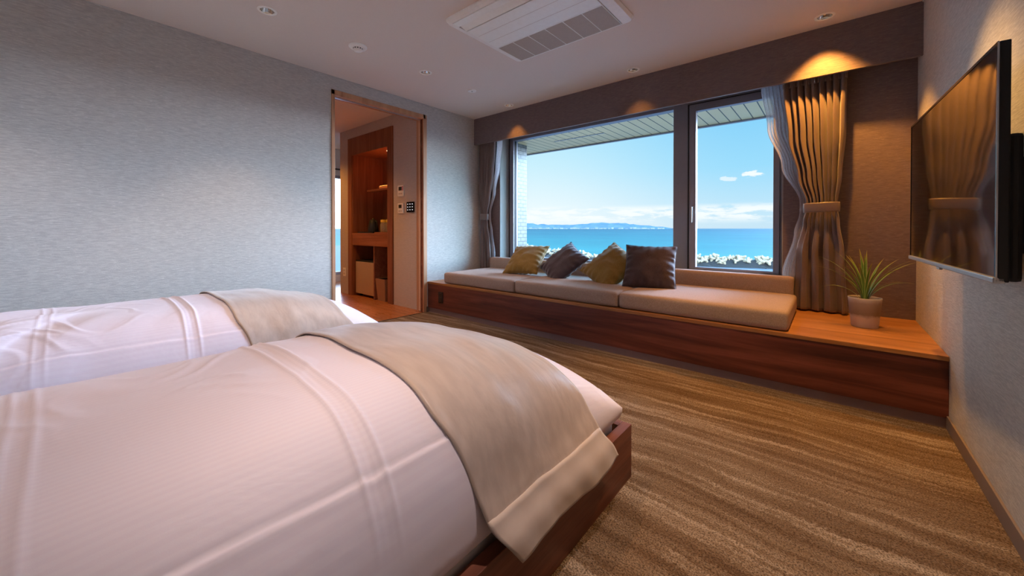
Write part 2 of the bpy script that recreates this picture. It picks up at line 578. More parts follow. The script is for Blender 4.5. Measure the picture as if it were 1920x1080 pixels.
def lathe(bm, prof, cx=0, cy=0, seg=32, cap=True):
    rings = []
    for r, z in prof:
        if r < 1e-6:
            rings.append([bm.verts.new((cx, cy, z))])
        else:
            rings.append([bm.verts.new((cx + r * math.cos(2 * PI * i / seg), cy + r * math.sin(2 * PI * i / seg), z)) for i in range(seg)])
    for a, b in zip(rings, rings[1:]):
        for i in range(seg):
            j = (i + 1) % seg
            if len(a) == 1 and len(b) == 1:
                continue
            if len(a) == 1:
                bm.faces.new((a[0], b[j], b[i]))
            elif len(b) == 1:
                bm.faces.new((a[i], a[j], b[0]))
            else:
                bm.faces.new((a[i], a[j], b[j], b[i]))
    return bm


def tube(bm, pts, r, seg=10, cap=True):
    pts = [Vector(p) for p in pts]
    rings = []
    for i, p in enumerate(pts):
        d = (pts[min(i + 1, len(pts) - 1)] - pts[max(i - 1, 0)]).normalized()
        a = d.orthogonal().normalized() if i == 0 else (rings_a - d * rings_a.dot(d)).normalized()
        rings_a = a
        b = d.cross(a)
        rr = r[i] if isinstance(r, (list, tuple)) else r
        rings.append([bm.verts.new(p + (a * math.cos(2 * PI * k / seg) + b * math.sin(2 * PI * k / seg)) * rr) for k in range(seg)])
    for a, b in zip(rings, rings[1:]):
        for k in range(seg):
            bm.faces.new((a[k], a[(k + 1) % seg], b[(k + 1) % seg], b[k]))
    if cap:
        bm.faces.new(rings[0][::-1])
        bm.faces.new(rings[-1])
    return bm


def obj(name, bm, m, parent=None, smooth=False, angle=None, loc=None):
    bmesh.ops.recalc_face_normals(bm, faces=list(bm.faces))
    me = bpy.data.meshes.new(name)
    if loc is not None:
        bmesh.ops.translate(bm, verts=list(bm.verts), vec=-Vector(loc))
    bm.to_mesh(me)
    bm.free()
    o = bpy.data.objects.new(name, me)
    C.objects.link(o)
    if m:
        me.materials.append(m)
    if smooth:
        for p in me.polygons:
            p.use_smooth = True
        if angle:
            try:
                me.set_sharp_from_angle(angle=R(angle))
            except Exception:
                pass
    if loc is not None:
        o.location = loc
    if parent:
        o.parent = parent
        if loc is None:
            # geometry was written in world coordinates
            o.matrix_parent_inverse = Matrix.Translation(-parent_world(parent))
    return o


def parent_world(p):
    v = Vector(p.location)
    while p.parent:
        v = Vector(p.location)
        if p.matrix_parent_inverse != Matrix.Identity(4):
            return Vector((0, 0, 0)) if not p.location.length else Vector(p.location)
        p = p.parent
    return v


def tag(o, label=None, cat=None, group=None, kind=None):
    if label:
        o['label'] = label
    if cat:
        o['category'] = cat
    if group:
        o['group'] = group
    if kind:
        o['kind'] = kind
    return o


def empty(name, loc=(0, 0, 0), label=None, cat=None, group=None, kind=None):
    o = bpy.data.objects.new(name, None)
    C.objects.link(o)
    o.location = loc
    o.empty_display_size = 0.05
    return tag(o, label, cat, group, kind)


def part(name, bm, m, parent, **kw):
    """bm is in the local space of a parent"""
    o = obj(name, bm, m, None, **kw)
    o.parent = parent
    return o


def wpart(name, bm, m, parent, **kw):
    """bm is in world space; parent is a top-level Empty/mesh (or a part whose origin is the world origin offset)"""
    w = Vector((0, 0, 0))
    p = parent
    while p:
        w += Vector(p.location)
        p = p.parent
    bmesh.ops.translate(bm, verts=list(bm.verts), vec=-w)
    return part(name, bm, m, parent, **kw)


def struct(name, bm, m, label=None, **kw):
    o = obj(name, bm, m, None, **kw)
    return tag(o, label, None, None, 'structure')


def copy_tree(o, parent=None):
    c = o.copy()
    C.objects.link(c)
    c.parent = parent
    for ch in list(o.children):
        copy_tree(ch, c)
    return c


def grid(bm, rows, closed=False):
    vs = [[bm.verts.new(p) for p in r] for r in rows]
    for a, b in zip(vs, vs[1:]):
        n = len(a)
        for i in range(n if closed else n - 1):
            j = (i + 1) % n
            bm.faces.new((a[i], a[j], b[j], b[i]))
    return vs


# ------------------------------------------------------------------ room dimensions
XL, XR = -3.443, 0.425
YB = 2.63          # bench front
YV = 3.352         # curtain box face
YW = 3.535         # window wall
ZC, ZV, ZT = 2.304, 1.981, 0.339
YBK = -0.85        # wall behind the beds' heads
DY0, DY1, DZ = 1.567, 2.60, 2.186   # doorway outer trim
HX = -6.6          # hall end
HY = 2.61          # hall side wall

# ------------------------------------------------------------------ ceiling with round cut-outs for the downlights
LAMPS = [(-2.725, 0.842), (-2.734, 2.07), (-2.747, 3.215), (-1.314, 3.195), (-0.035, 3.19),
         (-0.035, 2.07), (-0.30, 0.842), (-1.314, 0.842), (-2.725, -0.35), (-1.314, -0.35)]
HR = 0.043


def ceiling_bm(x0, x1, y0, y1, z, holes, r):
    bm = new_bm()
    hs = 0.07
    xs = sorted(set([x0, x1] + [round(h[0] + s, 5) for h in holes for s in (-hs, hs)]))
    ys = sorted(set([y0, y1] + [round(h[1] + s, 5) for h in holes for s in (-hs, hs)]))
    # merge lines that nearly coincide is not needed: slivers are planar
    def is_hole(cx, cy):
        for h in holes:
            if abs(cx - h[0]) < hs and abs(cy - h[1]) < hs:
                return h
        return None
    done = set()
    for i in range(len(xs) - 1):
        for j in range(len(ys) - 1):
            cx, cy = (xs[i] + xs[i + 1]) / 2, (ys[j] + ys[j + 1]) / 2
            h = is_hole(cx, cy)
            if h:
                if h in done:
                    continue
                done.add(h)
                n = 24
                ring, sq = [], []
                for k in range(n):
                    a = 2 * PI * k / n
                    c, s = math.cos(a), math.sin(a)
                    ring.append(bm.verts.new((h[0] + r * c, h[1] + r * s, z)))
                    q = hs / max(abs(c), abs(s))
                    sq.append(bm.verts.new((h[0] + q * c, h[1] + q * s, z)))
                for k in range(n):
                    m_ = (k + 1) % n
                    bm.faces.new((ring[k], ring[m_], sq[m_], sq[k]))
                continue
            bm.faces.new([bm.verts.new(p) for p in ((xs[i], ys[j], z), (xs[i + 1], ys[j], z), (xs[i + 1], ys[j + 1], z), (xs[i], ys[j + 1], z))])
    return bm


cb = ceiling_bm(XL, XR, YBK, YW + 0.25, ZC, LAMPS, HR)
for x0, x1, y0, y1 in ((XL - 0.2, XR + 0.2, YBK - 0.2, YW + 0.25),):
    bx(cb, x0, x1, y0, y1, ZC + 0.16, ZC + 0.3)
struct('ceiling', cb, M_ceil)
struct('ceiling_hall', box(HX - 0.2, XL - 0.12, 0.2, 4.6, 2.32, 2.5), M_ceil)
# crown line where wall meets ceiling
struct('trim_1', bx(bx(new_bm(), XL, XL + 0.006, YBK, YV, ZC - 0.007, ZC, 0.001), XR - 0.006, XR, YBK, YV, ZC - 0.007, ZC, 0.001), M_wall)

# ------------------------------------------------------------------ floor
struct('floor', box(XL - 0.0, XR, YBK, YW, -0.06, 0.0), M_carpet)
struct('floor_hall', box(HX, XL - 0.0, 0.2, 4.4, -0.06, 0.0), M_hallfl)
struct('trim_2', box(XL - 0.006, XL + 0.006, DY0 + 0.03, DY1 - 0.03, -0.01, 0.003), M_dark)

# ------------------------------------------------------------------ walls
wl = new_bm()
bx(wl, XL - 0.12, XL, YBK - 0.2, DY0 + 0.02, 0, 2.46)
bx(wl, XL - 0.12, XL, DY1 - 0.02, YW + 0.2, 0, 2.46)
bx(wl, XL - 0.12, XL, DY0 + 0.02, DY1 - 0.02, DZ - 0.02, 2.46)
struct('wall_left', wl, M_wall)
struct('wall_right', box(XR, XR + 0.12, YBK - 0.2, YW + 0.2, 0, 2.46), M_wall)
struct('wall_back', box(XL, XR, YBK - 0.2, YBK, 0, 2.46), M_wall)
# window wall with the opening
OX0, OX1, OZ0, OZ1 = -3.173, -0.275, 0.545, 2.11
wf = new_bm()
bx(wf, XL, OX0, YW, YW + 0.25, 0, ZC)
bx(wf, OX1, XR, YW, YW + 0.25, 0, ZC)
bx(wf, OX0, OX1, YW, YW + 0.25, 0, OZ0)
bx(wf, OX0, OX1, YW, YW + 0.25, OZ1, ZC)
struct('wall_window', wf, M_wallshade)
# reveal lining
rv = new_bm()
bx(rv, OX0 - 0.002, OX0 + 0.006, YW + 0.002, 3.70, OZ0, OZ1)
bx(rv, OX1 - 0.006, OX1 + 0.002, YW + 0.002, 3.70, OZ0, OZ1)
bx(rv, OX0, OX1, YW + 0.002, 3.70, OZ1 - 0.006, OZ1 + 0.002)
bx(rv, OX0, OX1, YW - 0.01, 3.70, OZ0 - 0.002, OZ0 + 0.012)
struct('trim_3', rv, M_reveal)
# curtain box (dropped bulkhead) in front of the window
struct('wall_bulkhead', box(XL, XR, YV, YV + 0.022, ZV, ZC), M_wallshade)
struct('trim_4', box(XL + 0.01, XR - 0.01, YV - 0.0012, YV + 0.0225, ZV - 0.0035, ZV), M_base)
# baseboards
struct('baseboard_right', box(XR - 0.008, XR, YBK, YB + 0.01, 0, 0.062, 0.002), M_base)
struct('baseboard_left', bx(box(XL, XL + 0.008, YBK, DY0 - 0.002, 0, 0.062, 0.002), XL, XL + 0.008, DY1 + 0.002, YB + 0.01, 0, 0.062, 0.002), M_base)

# hall beyond the doorway
hw = new_bm()
bx(hw, -4.085, XL - 0.12, HY, HY + 0.12, 0, 2.33)
bx(hw, -5.46, -5.215, HY, HY + 0.12, 0, 2.33)
bx(hw, -5.215, -4.085, HY, HY + 0.12, 2.19, 2.33)
bx(hw, -5.46, -5.34, HY + 0.12, 4.4, 0, 2.33)
struct('wall_hall', hw, M_hall)
he = new_bm()
bx(he, HX - 0.12, HX, 0.2, 2.75, 0, 2.33)
bx(he, HX - 0.12, HX, 3.9, 4.5, 0, 2.33)
bx(he, HX - 0.12, HX, 2.75, 3.9, 1.86, 2.33)
bx(he, HX - 0.12, HX, 2.75, 3.9, 0, 0.12)
struct('wall_hall_end', he, M_hall)
struct('wall_hall_near', box(HX, XL - 0.12, 0.2, 0.32, 0, 2.33), M_hall)
struct('wall_hall_far', box(HX, -5.46, 4.3, 4.42, 0, 2.33), M_hall)
# hall window
w3 = struct('window_3', bx(bx(bx(box(HX - 0.08, HX - 0.03, 2.75, 2.8, 0.12, 1.86), HX - 0.08, HX - 0.03, 3.85, 3.9, 0.12, 1.86), HX - 0.08, HX - 0.03, 2.8, 3.85, 1.81, 1.86), HX - 0.08, HX - 0.03, 2.8, 3.85, 0.12, 0.17), M_frame)
wpart('pane', box(HX - 0.06, HX - 0.054, 2.8, 3.85, 0.17, 1.81), M_glass, w3)

# ------------------------------------------------------------------ door frame (door_1) and the sliding leaf in its pocket
d1 = new_bm()
t = 0.03
bx(d1, XL - 0.125, XL + 0.008, DY0, DY0 + t, 0, DZ, 0.002)
bx(d1, XL - 0.125, XL + 0.008, DY0, DY1, DZ - 0.045, DZ, 0.002)
bx(d1, XL - 0.012, XL + 0.008, DY1 - 0.03, DY1 + 0.016, 0, DZ, 0.002)
bx(d1, XL - 0.125, XL - 0.085, DY1 - 0.028, DY1 - 0.0205, 0, DZ - 0.04, 0.002)
door = struct('door_1', d1, M_trimw)
wpart('pocket_lining', box(XL - 0.05, XL - 0.012, DY1 - 0.028, DY1 - 0.020, 0, DZ - 0.045), M_bedw, door)
wpart('door_leaf_edge', box(XL - 0.080, XL - 0.054, DY1 - 0.032, DY1 - 0.0205, 0.012, DZ - 0.05, 0.002), mat('door_leaf_wood', lin(226, 186, 150), 0.45), door)
wpart('track', box(XL - 0.075, XL - 0.045, DY0 + t, DY1 - 0.03, DZ - 0.052, DZ - 0.044), M_silver, door)

# ------------------------------------------------------------------ windows
YF = 3.70


def frame_bm(x0, x1, z0, z1, w, y0, y1, wt=None, wb=None, bev=0.003):
    wt = w if wt is None else wt
    wb = w if wb is None else wb
    wl_, wr_ = (w if isinstance(w, tuple) else (w, w))
    bm = new_bm()
    bx(bm, x0, x0 + wl_, y0, y1, z0, z1, bev)
    bx(bm, x1 - wr_, x1, y0, y1, z0, z1, bev)
    bx(bm, x0 + wl_, x1 - wr_, y0 + 0.001, y1 - 0.001, z1 - wt, z1, bev)
    bx(bm, x0 + wl_, x1 - wr_, y0 + 0.001, y1 - 0.001, z0, z0 + wb, bev)
    return bm


win1 = struct('window_1', frame_bm(OX0, -1.003, 0.55, 2.10, (0.085, 0.128), YF, YF + 0.09, 0.055, 0.03), M_frame)
wpart('glass_pane', box(-3.09, -1.128, YF + 0.045, YF + 0.053, 0.575, 2.05), M_glass, win1)
wpart('gasket', bx(bx(new_bm(), -3.092, -3.082, YF + 0.03, YF + 0.06, 0.58, 2.045), -3.155, -3.148, YF - 0.006, YF, 0.55, 2.10), M_framed, win1)
win2 = struct('window_2', frame_bm(-1.003, OX1, 0.55, 2.10, (0.02, 0.035), YF, YF + 0.09, 0.06, 0.02), M_frame)
sash = wpart('sash', frame_bm(-0.985, -0.31, 0.562, 2.05, (0.055, 0.042), YF - 0.02, YF + 0.036, 0.062, 0.022), M_frame, win2)
wpart('glass_pane', box(-0.932, -0.35, YF + 0.02, YF + 0.028, 0.58, 1.99), M_glass, win2)
wpart('gasket', bx(bx(new_bm(), -1.0, -0.993, YF - 0.014, YF, 0.562, 2.06), -1.0, -0.31, YF - 0.012, YF, 2.052, 2.06), M_framed, win2)
hd = new_bm()
bx(hd, -0.966, -0.946, YF - 0.034, YF - 0.018, 0.99, 1.13, 0.004)
tube(hd, [(-0.956, YF - 0.03, 1.12), (-0.956, YF - 0.058, 1.118), (-0.956, YF - 0.062, 1.10), (-0.956, YF - 0.060, 0.985)], [0.007, 0.007, 0.008, 0.006], 10)
wpart('handle', hd, M_silver, sash, smooth=True, angle=40)

# ------------------------------------------------------------------ outside: eave, tiled side wall, sill
struct('trim_5', box(OX0 - 0.1, OX1 + 0.1, YF + 0.09, YF + 0.2, 0.50, 0.548, 0.003), M_frame)
ev = empty('eave', (-1.4, 3.8, 2.05), 'broad white slatted soffit overhanging the outside of the window', 'eave')
wpart('soffit', box(-5.2, 3.0, 3.785, 4.56, 2.062, 2.09), M_soffit, ev)
wpart('fascia', box(-5.2, 3.0, 4.56, 4.60, 2.045, 2.30, 0.003), M_frame, ev)
wpart('roof_slab', box(-5.2, 3.0, 3.79, 4.56, 2.09, 2.30), M_white, ev)
wpart('vent_strip', box(-2.75, -2.05, 4.12, 4.14, 2.058, 2.063), M_frame, ev)
tag(obj('side_wall', box(-3.50, -3.172, 3.786, 4.087, -8.0, 2.058), M_tile),
    'narrow outside side wall of small white brick tiles at the window\'s left', 'wall')
struct('wall_exterior', bx(box(-5.2, OX0 - 0.02, YF + 0.086, YF + 0.09, -8.0, 2.3), OX0, OX1, YF + 0.086, YF + 0.09, -8.0, 0.5), M_tile)

# ground below, quay, sea, breakwater, hills
qb = new_bm()
path = [(60, 108), (-10, 104), (-25, 99.0), (-44, 86), (-77, 106), (-140, 160), (-200, 215)]


def ppt(s):
    segs = [(Vector((*a, 0)), Vector((*b, 0))) for a, b in zip(path, path[1:])]
    for a, b in segs:
        L = (b - a).length
        if s <= L:
            return a + (b - a) * (s / L), (b - a).normalized()
        s -= L
    return segs[-1][1], (segs[-1][1] - segs[-1][0]).normalized()


fr_ = [qb.verts.new((x, y - 3, -8.0)) for x, y in path]
bk_ = [qb.verts.new((x, 4.0, -8.0)) for x, y in path]
for i in range(len(path) - 1):
    qb.faces.new((fr_[i], fr_[i + 1], bk_[i + 1], bk_[i]))
bmesh.ops.extrude_face_region(qb, geom=list(qb.faces))
for v in list(qb.verts)[-len(path) * 2:]:
    v.co.z = -9.6
tag(obj('quay', qb, M_quay), 'pale concrete quay between the building and the breakwater', 'quay')

sb_ = new_bm()
SL = 60000
grid(sb_, [[(x, y, -9.3) for x in (-SL, -800, 0, 800, SL)] for y in (-200, 90, 1500, SL)])
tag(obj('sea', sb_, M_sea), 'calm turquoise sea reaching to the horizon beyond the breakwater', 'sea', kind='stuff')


def tetra_mesh():
    bm = new_bm()
    dirs = [Vector((0, 0, 1)), Vector((0.943, 0, -0.333)), Vector((-0.471, 0.816, -0.333)), Vector((-0.471, -0.816, -0.333))]
    for d in dirs:
        tube(bm, [Vector((0, 0, 0)), d * 0.35, d * 0.95, d * 1.0], [0.46, 0.42, 0.28, 0.2], 9)
    me = bpy.data.meshes.new('tetrapod')
    bmesh.ops.recalc_face_normals(bm, faces=list(bm.faces))
    bm.to_mesh(me)
    bm.free()
    me.materials.append(M_conc)
    for p_ in me.polygons:
        p_.use_smooth = True
    return me


tm = tetra_mesh()
rnd = random.Random(5)
first = None
ntet = 0
for (s0, s1, n) in ((62, 92, 130), (112, 186, 150)):
    for k in range(n):
        s = s0 + (s1 - s0) * (k + rnd.random()) / n
        q, dr = ppt(s)
        nr = Vector((-dr.y, dr.x, 0))
        if nr.y < 0:
            nr = -nr
        layer = rnd.random()
        off = -2.3 + 7 * rnd.random()
        z = -8.0 + 0.45 + 2.0 * max(0, 1 - abs(off - 0.2) / 3.6) * (0.75 + 0.35 * rnd.random())
        o = bpy.data.objects.new('tetrapod', tm)
        C.objects.link(o)
        o.location = q + nr * off + Vector((0, 0, z))
        o.rotation_euler = (rnd.uniform(0, 6), rnd.uniform(0, 6), rnd.uniform(0, 6))
        sc_ = rnd.uniform(0.62, 0.95)
        o.scale = (sc_,) * 3
        tag(o, 'pale concrete tetrapod piled on the breakwater by the sea', 'tetrapod', 'tetrapods on the breakwater')
        ntet += 1
# rubble core of the breakwater
rb = new_bm()
rows = []
for i in range(220):
    q, dr = ppt(10 + i * 1.35)
    nr = Vector((-dr.y, dr.x, 0))
    if nr.y < 0:
        nr = -nr
    row = []
    for j, (o_, z_) in enumerate(((-3.2, -8.1), (-2.0, -7.4), (-0.6, -6.5), (0.9, -6.4), (2.6, -7.3), (5.2, -9.4))):
        w = noise.noise(Vector((i * 0.9, j * 2.1, 0)))
        row.append(q + nr * o_ + Vector((0, 0, z_ + w * 0.5)))
    rows.append(row)
grid(rb, rows)
tag(obj('rubble_mound', rb, mat('rubble', lin(24, 22, 20), 0.95)), 'dark rubble mound under the piled tetrapods of the breakwater', 'rubble', kind='stuff')


def hill_range(name, x0, x1, ydist, hfun, m, depth=900, n=120):
    bm = new_bm()
    rows = []
    for j in range(9):
        v = j / 8
        row = []
        for i in range(n + 1):
            x = x0 + (x1 - x0) * i / n
            h = hfun(i / n, x)
            prof = max(0.0, math.sin(PI * v)) ** 0.8
            w = noise.noise(Vector((x * 0.004, v * 4, 1.3))) * 0.25 * prof
            row.append((x, ydist + depth * v, -9.3 + h * max(0, prof * (1 + w))))
        rows.append(row)
    grid(bm, rows)
    return obj(name, bm, m, smooth=True)


def hA(t_, x):
    # profile read along the photo from left to right, metres
    pts = [(0, 230), (0.25, 250), (0.42, 255), (0.50, 232), (0.56, 200), (0.60, 166), (0.68, 130), (0.74, 160), (0.80, 200), (0.86, 186), (0.92, 120), (0.97, 62), (1.0, 8)]
    for (a, p_), (b, q_) in zip(pts, pts[1:]):
        if a <= t_ <= b:
            f = (t_ - a) / (b - a)
            f = f * f * (3 - 2 * f)
            return p_ + (q_ - p_) * f + 14 * noise.noise(Vector((x * 0.004, 3, 0))) + 7 * noise.noise(Vector((x * 0.013, 8, 0)))
    return 0


tag(hill_range('far_hills', -15500, -3480, 11000, hA, M_hill), 'long haze-blue hill range on the horizon seen through the left window', 'hills')
shb = new_bm()
for i in range(90):
    x = -15000 + i * 128 + rnd.uniform(-50, 50)
    h = rnd.uniform(12, 44)
    w = rnd.uniform(40, 130)
    bx(shb, x, x + w, 10700, 10760, -9.3, -9.3 + h)
tag(obj('shore_town', shb, M_shore), 'distant white strip of buildings along the foot of the hills', 'town', kind='stuff')
bt = empty('boat', (-5300, 9000, -9.3), 'tiny white boat on the sea near the right end of the hills', 'boat')
hb = new_bm()
vs = [hb.verts.new(p) for p in ((-22, 0, 1), (18, -6, 1), (30, 0, 8), (18, 6, 1), (-24, -7, 8), (-24, 7, 8), (16, -8, 8), (16, 8, 8))]
bmesh.ops.convex_hull(hb, input=vs)
part('hull', hb, M_shore, bt)
part('cabin', box(-16, 4, -4, 4, 8, 20, 0.5), M_shore, bt)
b2 = copy_tree(bt)
b2.location = (-8450, 9300, -9.3)
b2['label'] = 'tiny white boat on the sea below the middle of the hills'

# ------------------------------------------------------------------ window bench
bench = empty('window_bench', (-1.5, YB, 0), 'long low walnut bench under the window, spanning wall to wall', 'bench')
wpart('front_panel', box(XL + 0.001, XR - 0.001, YB, YB + 0.022, 0.052, ZT - 0.022, 0.0015), M_walnut, bench)
tp = wpart('ledge_top', box(XL + 0.001, XR - 0.001, YB - 0.004, YW - 0.001, ZT - 0.022, ZT, 0.002), M_ledge, bench)
wpart('kickboard', box(XL + 0.001, XR - 0.001, YB + 0.012, YB + 0.03, 0, 0.052), M_kick, bench)
wpart('inner_frame', box(XL + 0.02, XR - 0.02, YB + 0.03, YW - 0.02, 0.0, ZT - 0.022), M_cabw, bench)
pl = wpart('power_outlet', box(-3.252, -3.176, YB - 0.007, YB + 0.001, 0.125, 0.245, 0.003), M_black, bench, )
pl['label'] = 'black power outlet plate'
wpart('socket', bx(box(-3.232, -3.196, YB - 0.009, YB - 0.006, 0.195, 0.225, 0.002), -3.232, -3.196, YB - 0.009, YB - 0.006, 0.145, 0.175, 0.002), M_lcd, pl)


def soft_box(x0, x1, y0, y1, z0, z1, r=0.03, crown=0.008, nx=40, ny=16, seed=0, lean=0.0):
    """upholstered block: rounded top edges, slightly crowned top"""
    bm = box(x0, x1, y0, y1, z0, z1)
    bmesh.ops.subdivide_edges(bm, edges=list(bm.edges), cuts=14, use_grid_fill=True)
    cx, cy = (x0 + x1) / 2, (y0 + y1) / 2
    hx, hy = (x1 - x0) / 2, (y1 - y0) / 2
    cz, hz = (z0 + z1) / 2, (z1 - z0) / 2
    # pull loops toward the edges so rounding is well resolved
    for v in bm.verts:
        for ax, c, h in ((0, cx, hx), (1, cy, hy)):
            u = (v.co[ax] - c) / h
            s = math.copysign(1 - max(0.0, 1 - abs(u)) ** 1.9, u)
            v.co[ax] = c + s * h
    for v in bm.verts:
        p = v.co - Vector((cx, cy, cz))
        q = Vector((max(-hx + r, min(hx - r, p.x)), max(-hy + r, min(hy - r, p.y)), max(-hz + r, min(hz - r, p.z))))
        d = p - q
        if d.length > 1e-9:
            rr = r * (0.5 if p.z < 0 else 1)
            m_ = max(abs(d.x), abs(d.y), abs(d.z))
            if d.length > r:
                d = d.normalized() * r
            v.co = Vector((cx, cy, cz)) + q + d
        u, w = (v.co.x - cx) / hx, (v.co.y - cy) / hy
        if v.co.z > cz:
            v.co.z += crown * max(0, 1 - u * u) * max(0, 1 - w * w) + 0.0015 * noise.noise(v.co * 6 + Vector((seed, 0, 0)))
        if abs(v.co.z - cz) < hz * 0.9:
            b_ = 0.004 * (1 - ((v.co.z - cz) / hz) ** 2)
            if w < -0.97:
                v.co.y -= b_
        if lean:
            v.co.y += (v.co.z - z0) * lean
    return bm


lab = ['beige fabric seat cushion at the doorway end of the bench', 'beige fabric seat cushion in the middle, under the throw pillows',
       'beige fabric seat cushion at the plant end of the bench']
for i, (a, b) in enumerate(((-3.195, -2.206), (-2.201, -1.206), (-1.201, -0.178))):
    o = obj('seat_cushion', soft_box(a, b, 2.65, 3.392, ZT + 0.001, 0.458, 0.026, 0.006, seed=i), M_seat, smooth=True)
    tag(o, lab[i], 'cushion', 'seat cushions on the window bench')
tag(obj('backrest_cushion', soft_box(-3.225, -0.2, 3.398, 3.50, ZT + 0.001, 0.578, 0.022, 0.002, seed=9), M_seat, smooth=True),
    'long low beige fabric backrest cushion against the window wall', 'cushion')


# ------------------------------------------------------------------ throw pillows
def pillow_bm(a=0.21, th=0.072, seed=0, n=44):
    bm = new_bm()
    sides = []
    for sgn in (1, -1):
        rows = []
        for j in range(n + 1):
            v = -1 + 2 * j / n
            row = []
            for i in range(n + 1):
                u = -1 + 2 * i / n
                bow = 0.075
                x = a * u * (1 - bow * (1 - v * v) * (0.4 + 0.6 * abs(u)))
                z = a * v * (1 - bow * (1 - u * u) * (0.4 + 0.6 * abs(v)))
                e = max(0, (1 - abs(u) ** 2.3)) * max(0, (1 - abs(v) ** 2.3))
                y = th * e ** 0.55
                ed = min(1 - abs(u), 1 - abs(v))
                # puckers running in from the seams
                k = math.exp(-ed * 6) * min(1, ed * 14)
                s = u if abs(v) > abs(u) else v
                y += 0.010 * k * math.sin(s * 21 + seed * 2.1 + 2 * noise.noise(Vector((s * 3, seed, sgn))))
                # corner-to-centre sag wrinkles
                wv = noise.noise(Vector((u * 2.2 + seed * 7, v * 2.2, sgn)))
                wv2 = noise.ridged_multi_fractal(Vector((u * 1.3 + seed, v * 1.3, sgn * 2.0)), 1.0, 2.0, 3, 1.0, 2.0)
                y += (0.010 * wv + 0.006 * (wv2 - 1)) * min(1, e * 2.5)
                row.append((x, -sgn * max(0.002 * (ed > 0), y), z))
            rows.append(row)
        sides.append(grid(bm, rows))
    bmesh.ops.remove_doubles(bm, verts=list(bm.verts), dist=0.0008)
    return bm


PIL = [
    ((-2.44, 3.135, 0.605), (-49, -2, 8), M_gold, 1, 'mustard throw pillow leaning back, leftmost on the bench', 0.205),
    ((-2.0, 3.155, 0.592), (-64, -38, 40), M_brown, 2, 'dark brown throw pillow tipped on one corner between two mustard ones', 0.21),
    ((-1.49, 3.13, 0.592), (-62, -38, 46), M_gold, 3, 'mustard throw pillow tipped on one corner between two brown ones', 0.215),
    ((-1.13, 3.10, 0.617), (-34, 1, 16), M_brown, 4, 'dark brown throw pillow standing square, rightmost on the bench', 0.205)]
for loc, rot, m_, sd_, lb, a_ in PIL:
    pr = obj('throw_pillow', pillow_bm(a_, 0.075, sd_), m_, smooth=True)
    pr.location = loc
    pr.rotation_euler = [R(q) for q in rot]
    tag(pr, lb, 'pillow', 'throw pillows on the window bench')
    # piped seam round the edge
    sb2 = new_bm()
    pts = []
    n_ = 20
    for s_ in range(4):
        for i in range(n_):
            t_ = -1 + 2 * i / n_
            u, v = [(t_, -1), (1, t_), (-t_, 1), (-1, -t_)][s_]
            x = a_ * u * (1 - 0.075 * (1 - v * v))
            z = a_ * v * (1 - 0.075 * (1 - u * u))
            pts.append((x, 0, z))
    pts.append(pts[0])
    tube(sb2, pts, 0.0022, 6, cap=False)
    part('seam', sb2, m_, pr, smooth=True)

# ------------------------------------------------------------------ curtains
def clamp(x, a, b):
    return max(a, min(b, x))


def interp(tab, z):
    for (z0, *a), (z1, *b) in zip(tab, tab[1:]):
        if z0 >= z >= z1:
            f = (z0 - z) / (z0 - z1)
            f = f * f * (3 - 2 * f)
            return [p_ + (q_ - p_) * f for p_, q_ in zip(a, b)]
    return list(tab[-1][1:]) if z < tab[-1][0] else list(tab[0][1:])


def curtain_bm(tab, yc, folds, z0, z1, seed, nx=None, nz=90, sharp=1.0, bot=0.0, wide=False):
    """tab: (z, left, right, fold depth)"""
    bm = new_bm()
    nx = nx or folds * 14
    rows = []
    for j in range(nz + 1):
        z = z1 + (z0 - z1) * j / nz
        l, r_, amp = interp(tab, z)
        row = []
        for i in range(nx + 1):
            t_ = i / nx
            ph = t_ * folds + 0.25 * noise.noise(Vector((t_ * folds * 0.6, z * 0.7, seed)))
            w = 1.35 * (1 - 1.9 * abs(math.sin(PI * ph)) ** 0.8)
            if wide:
                kz = clamp((1.08 - z) / 0.25, 0, 1)
                w2 = 1.1 * math.sin(2 * PI * (t_ * folds * 0.42 + 0.35 * noise.noise(Vector((t_ * 3, z * 1.5, seed + 2)))) + 0.8)
                w = w * (1 - kz * 0.9) + w2 * kz * 1.0
                w += 0.35 * noise.noise(Vector((t_ * 6, z * 4.5, seed + 31))) * kz

            irr = 0.7 + 0.5 * noise.noise(Vector((math.floor(ph) * 3.7, z * 1.1, seed + 4)))
            y = yc + amp * w * irr + 0.006 * noise.noise(Vector((t_ * 9, z * 5, seed + 8)))
            x = l + (r_ - l) * t_ + amp * 0.35 * math.cos(2 * PI * ph) * irr * (1 if 0.03 < t_ < 0.97 else 0)
            row.append((x, y, z + (bot * math.sin(t_ * 7) if j == nz else 0)))
        rows.append(row)
    grid(bm, rows)
    return bm


def solid(o, th=0.002):
    md = o.modifiers.new('thickness', 'SOLIDIFY')
    md.thickness = th
    md.offset = 0
    return o


YC = 3.435
